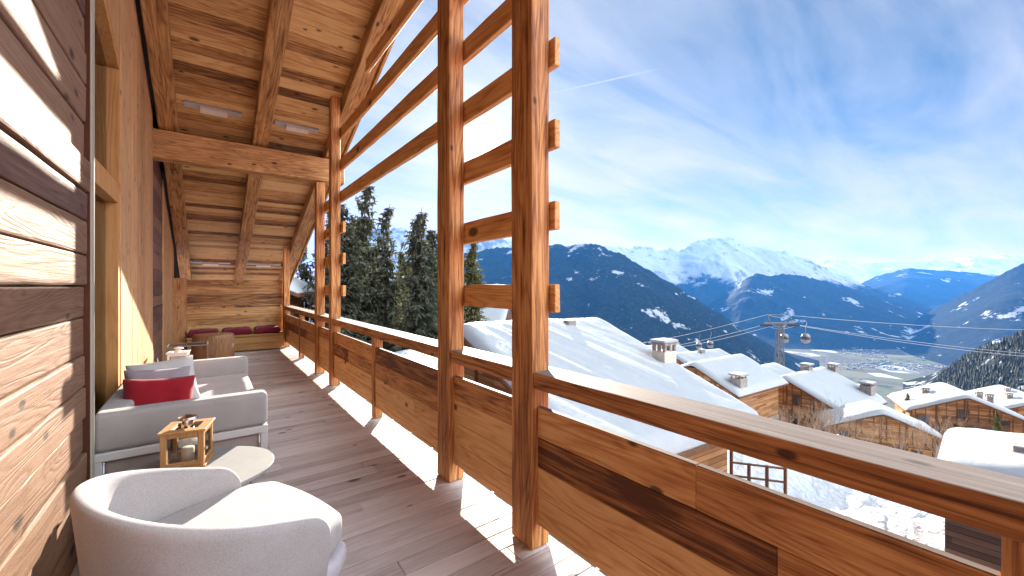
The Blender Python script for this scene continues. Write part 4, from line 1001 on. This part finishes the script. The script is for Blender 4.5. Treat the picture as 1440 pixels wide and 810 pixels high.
# small snow-roofed shed seen under the handrail left of the second post
A, B = dr(15.0, -5.7, -1.6), dr(19.5, -4.4, -1.6)
chalet('snow_shed', 'little shed with brown eaves glimpsed under the handrail by the second post', A, B, 1.9, R(24), 2.6, over=0.4, fover=0.4, th=0.35, res=0.25)
A, B = level((655, 433), (716, 433.4), 62)
chalet('snow_chalet', 'pale-walled chalet glimpsed between the two near posts', A, B, 6.5, R(24), 4.2, wallm='chal', wins=[('r', 4, 1.4, 1.2, 1.2)], stone_h=3.4)
A, B = dr(22, -17.6, 3.4), dr(30, -20.2, 3.4)
chalet('snow_chalet', 'chalet with tiered balconies seen past the far end of the railing', A, B, 5.4, R(24), 5.0, over=0.9, wins=[('r', 2.6, 2.0, 1.2, 1.4), ('f', 2, 2, 1.2, 1.4)], bals=[('r', 1.2, 6.5, 1.2), ('f', -4, 4, 1.2)])

# wooden terrace rail at the corner of the big snow roof
fo = dr(17.0, 9.2, -8.3)
fe = thing('terrace_rail', 'small dark railing on posts at the corner under the huge snow roof', 'railing', fo)
for q in range(4):
    mb = MB(); p = dr(17.0-0.2*q, 9.2+q*0.62); mb.box(p.x-0.05, p.x+0.05, p.y-0.05, p.y+0.05, -8.9, -5.75 if q else -4.9); mb.build('rail_post', W['chalv'], fe, fo)
a, b = dr(17.0, 9.2), dr(16.4, 11.06)
for z in (-5.8, -6.35):
    mb = MB(); mb.tube([(a.x, a.y, z), (b.x, b.y, z)], 0.05, 6); mb.build('rail_bar', W['chalv'], fe, fo)

# ------------------------------------------------------------------ cable car
py = at(1096, 452, 175); gz = ground(*to_dr(py.x, py.y))
t = thing('lift_pylon', 'lattice steel ropeway pylon with crossarm above the chalets', 'pylon', (py.x, py.y, gz), -YAW); H = py.z-gz
mb = MB()
for sx in (-1, 1):
    for sy in (-1, 1): mb.tube([(sx*2.0, sy*2.0, 0), (sx*0.9, sy*0.9, H-1.0)], 0.22, 6)
nl = 14
for q in range(nl):
    z0, z1 = H*q/nl*0.97, H*(q+1)/nl*0.97; w0, w1 = lerp(2.0, 0.9, q/nl), lerp(2.0, 0.9, (q+1)/nl)
    for s in (-1, 1):
        mb.tube([(-w0, s*w0, z0), (w1, s*w1, z1)], 0.12, 5); mb.tube([(w0, s*w0, z0), (-w1, s*w1, z1)], 0.12, 5); mb.tube([(s*w0, -w0, z0), (s*w1, w1, z1)], 0.12, 5)
mb.build('mast', M_['steel'], t)
mb = MB(); mb.box(-6.2, 6.2, -0.6, 0.6, H-1.2, H-0.4); mb.tube([(-4.0, 0, H-0.4), (-5.0, 0, H+3.0)], 0.2, 6); mb.tube([(3.6, 0, H-0.4), (4.8, 0, H+2.6)], 0.2, 6); mb.tube([(-5.0, 0, H+3.0), (4.8, 0, H+2.6)], 0.14, 6); mb.build('crossarm', M_['steel'], t)
for sx in (-5.8, 6.0):
    mb = MB(); mb.box(sx-2.6, sx+2.6, -0.3, 0.3, H-1.9, H-1.25)
    for q in range(7): mb.lathe([(0.36, -0.15), (0.36, 0.15)], (sx-2.4+q*0.8, 0, H-1.5), 10)
    mb.build('sheave_train', M_['dark'], t)
def cable(pts, label, sag=0.0):
    mb = MB(); full = []
    for (p, q) in zip(pts, pts[1:]):
        for i in range(13):
            f = i/12; v = p.lerp(q, f); v = Vector((v.x, v.y, v.z - sag*4*f*(1-f))); full.append(v)
    c = mb.tube(full, 0.10, 5).build('cable', M_['cable'], off=full[0]); tag(c, label, 'cable', 'ropeway cables')
ptop = py + Vector((0, 0, 2.6))
def off(v, r_, z): return v + dr(0, r_) + Vector((0, 0, z))
cable([at(905, 482, 330), off(py, -5, 3.0), off(py, 4.8, 2.6), at(1450, 464, 215)], 'topmost thin cable passing over the head of the pylon', 1.0)
cable([at(930, 489, 300), off(py, -5.8, -1.2), off(py, 6, -1.2), at(1450, 498, 200)], 'middle cable running over the pylon sheaves', 1.0)
cable([at(940, 490, 290), off(py, -4.5, -2.3), off(py, 7.2, -1.6), at(1450, 502, 190)], 'lowest cable with the gondola cabins hanging from it', 1.2)
def gondola(p, s=1.0):
    t = thing('gondola', '', 'gondola', p, -YAW+0.4, 'gondola cabins on the ropeway')
    mb = MB(); prof = [(0.35, -2.2), (0.95, -2.0), (1.12, -1.3), (1.10, -0.6), (0.85, 0.0), (0.3, 0.2)]; mb.lathe([(r_*s, z*s) for r_, z in prof], n=14, sx=1.0, sy=0.85); mb.build('cabin', M_['cabin'], t, smooth=True)
    mb = MB(); mb.lathe([(1.135*s, -1.25*s), (1.15*s, -0.9*s), (1.125*s, -0.55*s)], n=14, sx=1.0, sy=0.86); mb.build('window_band', M_['darkpane'], t, smooth=True)
    mb = MB(); mb.tube([(0, 0, 0.2*s), (0, 0, 1.6*s), (0.5*s, 0, 2.6*s), (0.3*s, 0, 3.2*s)], 0.09*s, 6); mb.build('hanger', M_['steel'], t)
    return t
g0 = gondola(at(1133, 470, 172), 1.75); g0['label'] = 'dark gondola cabin hanging just right of the pylon'
for p, lb in ((at(1103, 470, 185), 'gondola cabin passing right beside the pylon mast'), (at(983, 482, 250), 'left of the two pale gondola cabins above the snow roofs'), (at(999, 480, 243), 'right of the two pale gondola cabins above the snow roofs')):
    c = copy_tree(g0); c.location = p; c['label'] = lb

# ------------------------------------------------------------------ trees
def conifer(name, h, seed, spread=0.19, dens=1.0, matl='needle', low=0.04, thin=0.0):
    rg = random.Random(seed); t = thing(name, '', 'tree', (0,0,0))
    mb = MB(); lean = [Vector((0.02*h*math.sin(2.1*q+seed)*q/8, 0.02*h*math.cos(1.7*q+seed)*q/8, h*q/8)) for q in range(9)]
    mb.tube(lean, [max(0.02, 0.016*h*(1-q/8)) for q in range(9)], 7); mb.build('trunk', M_['bark'], t, smooth=True)
    cr = MB(); z = low*h
    def axis_at(z):
        f = min(7.999, max(0, z/h*8)); i = int(f); return lean[i].lerp(lean[i+1], f-i)
    vs = []; fs = []
    def spray(p, dirv, ln, wd):
        # a needle spray: narrow bent leaf of two triangles pairs
        dirv = dirv.normalized(); side = dirv.cross(Vector((rg.uniform(-.4,.4), rg.uniform(-.4,.4), 1))).normalized()*wd
        m_ = p + dirv*ln*0.5 + Vector((0,0,rg.uniform(-0.02,0.05)*ln)); e = p + dirv*ln + Vector((0,0,-0.12*ln))
        o_ = len(vs); vs.extend([p, m_+side, e, m_-side]); fs.append((o_, o_+1, o_+2, o_+3))
    while z < h*0.985:
        f = z/h; Lb = spread*h*((1-f)**0.75)*(0.55 + 0.45*min(1, f/0.12))*rg.uniform(0.75, 1.15)+0.12
        nb_ = int((5 + rg.random()*3)*dens); a0 = rg.uniform(0, 6.28)
        for q in range(nb_):
            if rg.random() < thin: continue
            a = a0 + 6.283*q/nb_ + rg.uniform(-0.3, 0.3); lb = Lb*rg.uniform(0.55, 1.15); out = Vector((math.cos(a), math.sin(a), 0))
            rise = lerp(-0.30, 0.45, f**1.3) + rg.uniform(-0.12, 0.12); p0 = axis_at(z+rg.uniform(-0.1, 0.1))
            n = max(3, int(lb/0.21))
            for w in range(1, n+1):
                u = w/n; p = p0 + out*lb*u + Vector((0,0, lb*(rise*u - 0.28*u*u + (0.12*u**4))))
                for s in (-1, 1):
                    sd = out.cross(Vector((0,0,1)))*s
                    dv = out*rg.uniform(0.5, 1.0) + sd*rg.uniform(0.4, 1.0) + Vector((0,0,rg.uniform(-0.75, 0.10)))
                    spray(p + Vector((rg.uniform(-.05,.05),)*3), dv, rg.uniform(0.45, 0.95)*(1.1-0.35*u)*min(1, 0.45+lb*0.3), rg.uniform(0.07, 0.15))
                if rg.random() < 0.8: spray(p, Vector((rg.uniform(-.4,.4), rg.uniform(-.4,.4), -1)), rg.uniform(0.3, 0.8), 0.11)
            o_ = len(vs); e = p; s_ = out.cross(Vector((0,0,1)))*0.03; vs.extend([p0-s_, p0+s_, e]); fs.append((o_, o_+1, o_+2))
        z += h*0.021*rg.uniform(0.7, 1.35)*(0.8+0.4*(1-f))
    cr.add(vs, fs); cr.build('crown', M_[matl], t, recalc=False)
    return t
protos = [conifer('conifer', 18, 11, 0.19, 1.15), conifer('conifer', 18, 22, 0.15, thin=0.1), conifer('conifer', 18, 33, 0.23, 1.2), conifer('conifer', 18, 44, 0.18, 1.1, 'yneedle')]
TG = 'conifers beyond the railing'
def put_tree(i, px, ytop, d, label, first=[True]*8, group=TG, ybase=None):
    top = at(px, ytop, d); _d, _r = to_dr(top.x, top.y); zb = (ground(_d, _r)-0.3) if ybase is None else at(px, ybase, d).z
    s = (top.z-zb)/18
    t = protos[i] if first[i] else copy_tree(protos[i]); first[i] = False
    w = min(s, 1.5)
    t.location = (top.x, top.y, zb); t.scale = (w, w, s); t.rotation_euler = (0, 0, rnd.uniform(0, 6.28)); t['label'] = label; t['group'] = group
for a in ((2, 481, 282, 27, 'dense dark conifer immediately right of the third post'), (1, 513, 255, 31, 'tall open conifer with sky showing through its crown'),
          (0, 497, 300, 36, 'dark conifer filling the gap behind the tall open one'), (1, 543, 287, 30, 'slim ragged conifer in the middle of the group'),
          (0, 590, 292, 29, 'conifer with a sharp tip standing left of the second post'), (2, 610, 320, 34, 'conifer half hidden by the second post'),
          (3, 566, 350, 40, 'yellow-green conifer low between the taller dark ones'), (3, 664, 337, 42, 'sunlit yellow-green conifer between the two near posts'),
          (2, 528, 345, 44, 'shorter conifer far back between two tall ones'), (0, 466, 290, 33, 'conifer seen through the ladder slats at mid balcony'),
          (1, 428, 330, 30, 'conifer behind the neighbouring snow roof at the far end')):
    put_tree(*a)
put_tree(3, 1276, 552, 75, 'small dark-green conifer behind the stone chimney', ybase=590)
put_tree(3, 1402, 577, 56, 'small sunlit conifer in front of the tall orange chalet', ybase=625)
put_tree(0, 1352, 603, 50, 'little bushy conifer at the foot of the tall chalet', ybase=640)

def bare_tree(name, h, seed, n0=6):
    rg = random.Random(seed); t = thing(name, '', 'bush', (0,0,0)); mb = MB()
    def grow(p, d_, ln, rad, lev):
        pts = [p]; q = p.copy(); dv = d_.copy()
        for s in range(3):
            dv = (dv + Vector((rg.uniform(-.18,.18), rg.uniform(-.18,.18), rg.uniform(-.02,.12)))).normalized(); q = q + dv*ln/3; pts.append(q.copy())
        mb.tube(pts, [rad, rad*0.85, rad*0.7, rad*0.5], 4, cap=False)
        if lev > 0:
            for k_ in range(rg.choice((3, 4, 5)) if lev > 1 else rg.choice((4, 5, 6))):
                b_ = pts[rg.choice((1, 2, 2, 3))]; nd = (dv + Vector((rg.uniform(-.8,.8), rg.uniform(-.8,.8), rg.uniform(-.1,.6)))).normalized()
                grow(b_.copy(), nd, ln*rg.uniform(0.5, 0.75), rad*0.55, lev-1)
    for k_ in range(n0):
        a = rg.uniform(0, 6.28); grow(Vector((0.3*math.cos(a), 0.3*math.sin(a), 0)), Vector((0.35*math.cos(a), 0.35*math.sin(a), 1)).normalized(), h*rg.uniform(0.35, 0.5), 0.010*h/2, 3)
    mb.build('branches', M_['twig'], t); return t
bp = [bare_tree('bare_bush', 5.0, 5), bare_tree('bare_bush', 5.0, 6, 5), bare_tree('bare_bush', 5.0, 8, 7)]
BG = 'leafless bushes below the chalets'
bl = [(1092, 562, 615, 44, 'leafless bush in front of the twin-gabled chalet, leftmost of its row'), (1118, 556, 620, 42, 'leafless bush below the bigger plank gable'),
      (1143, 552, 622, 43, 'tall leafless bush below the right eave of the twin-gabled chalet'), (1168, 560, 630, 41, 'leafless bush under the end of the long snow eave'),
      (1194, 558, 640, 42, 'leafless bush beside the grey corner of the twin-gabled chalet'), (1218, 575, 640, 40, 'leafless bush at the left corner of the low chalet'),
      (1262, 585, 645, 36, 'thin leafless bush before the low chalet'), (1300, 590, 650, 38, 'leafless bush at the right end of the low chalet'),
      (1325, 565, 650, 42, 'big leafless bush before the balconies of the tall orange chalet'), (1345, 580, 650, 44, 'leafless bush right below the tall orange chalet'),
      (1050, 548, 585, 50, 'leafless bush at the foot of the bare-edged gable'), (1310, 540, 590, 80, 'leafless bush left of the tall orange chalet'), (1285, 545, 580, 90, 'leafless bush behind the stone chimney')]
for i, (px, yt, yb_, d, lb) in enumerate(bl):
    t = bp[i % 3] if i < 3 else copy_tree(bp[i % 3]); p = at(px, yb_, d); s = (at(px, yt, d).z-p.z)/5.2
    t.location = p; t.scale = (s*0.9, s*0.9, s); t.rotation_euler = (0, 0, rnd.uniform(0, 6.28)); t['label'] = lb; t['group'] = BG
# woods on the near hill at right: countless, one object
def woods():
    mb = MB(); rg = random.Random(3); pts = [(1270,568),(1310,545),(1330,522),(1360,502),(1400,486),(1440,471),(1500,452),(1560,440)]
    def cy(x):
        for (a, ya), (b, yb) in zip(pts, pts[1:]):
            if a <= x <= b: return lerp(ya, yb, (x-a)/(b-a))
    for q in range(2600):
        px = rg.uniform(1285, 1500); v = 1-rg.random()**1.3*0.75; D = lerp(1250, 950, sm(1300, 1440, px)); B = lerp(800, 520, sm(1300, 1440, px)); d = lerp(B, D, v)
        if mnoise.noise(Vector((px*0.03, v*5, 2))) > 0.32: continue
        zc = EYE+(HY-cy(px))/F*D; z = -330 + (zc+330)*v**1.15 - 3; p = at(px, 0, d); h = rg.uniform(13, 24); w = h*0.17
        for (f0, f1, k_) in ((0.05, 0.55, 1.0), (0.35, 0.8, 0.7), (0.6, 1.0, 0.42)):
            n = 6; a0 = rg.uniform(0, 6); vs = [(p.x + w*k_*math.cos(a0+6.283*i/n)*rg.uniform(.7, 1.2), p.y + w*k_*math.sin(a0+6.283*i/n)*rg.uniform(.7, 1.2), z+h*f0+rg.uniform(-.6, .6)) for i in range(n)] + [(p.x, p.y, z+h*f1)]
            mb.add(vs, [(i, (i+1) % n, n) for i in range(n)])
    return mb
tag(woods().build('conifer_woods', M_['needle'], recalc=False), 'dark conifer woods on the hillside at the right edge', 'woods', kind='stuff')
# houses of the village on the valley floor
def village():
    mb = MB(); rg = random.Random(9)
    for q in range(700):
        px = rg.uniform(1180, 1380); y = rg.uniform(488, 520); d = 700*F/(y-HY)
        if mnoise.noise(Vector((px*0.02, y*0.08, 5))) < -0.02: continue
        p = at(px, y, d); w, l, h = rg.uniform(8, 14), rg.uniform(9, 18), rg.uniform(5, 9); m_ = Matrix.Translation((p.x, p.y, VALLEY)) @ Matrix.Rotation(rg.uniform(0, 3.1), 4, 'Z')
        mb.box(-w/2, w/2, -l/2, l/2, -1, h, 0, m_); mb.prism([(-w*0.6, h+0.05), (w*0.6, h+0.05), (0, h+w*0.3)], 1, -l*0.55, l*0.55, 1, m_)
    return mb
tag(village().build('valley_village', [plain('village_walls', (0.33, 0.27, 0.22), 0.9, var=0.5, scale=0.02), M_['roofsnow']]), 'tiny snow-roofed houses scattered on the valley floor', 'village', kind='stuff')

# ------------------------------------------------------------------ the air
hz = MB(); hz.box(-21000, 24000, -6000, 31000, -760, 1950); ho_ = hz.build('haze', [])
m = bpy.data.materials.new('haze_air'); m.use_nodes = True; nt = m.node_tree; nt.nodes.clear()
out = N(nt, 'ShaderNodeOutputMaterial'); pv = N(nt, 'ShaderNodeVolumePrincipled'); nt.links.new(pv.outputs[0], out.inputs['Volume'])
pv.inputs['Color'].default_value = (0.06, 0.33, 1.0, 1); pv.inputs['Density'].default_value = 2.8e-5; pv.inputs['Anisotropy'].default_value = 0.25
ho_.data.materials.append(m); ho_['kind'] = 'stuff'; ho_['label'] = 'pale blue haze over the whole valley'; ho_['category'] = 'haze'
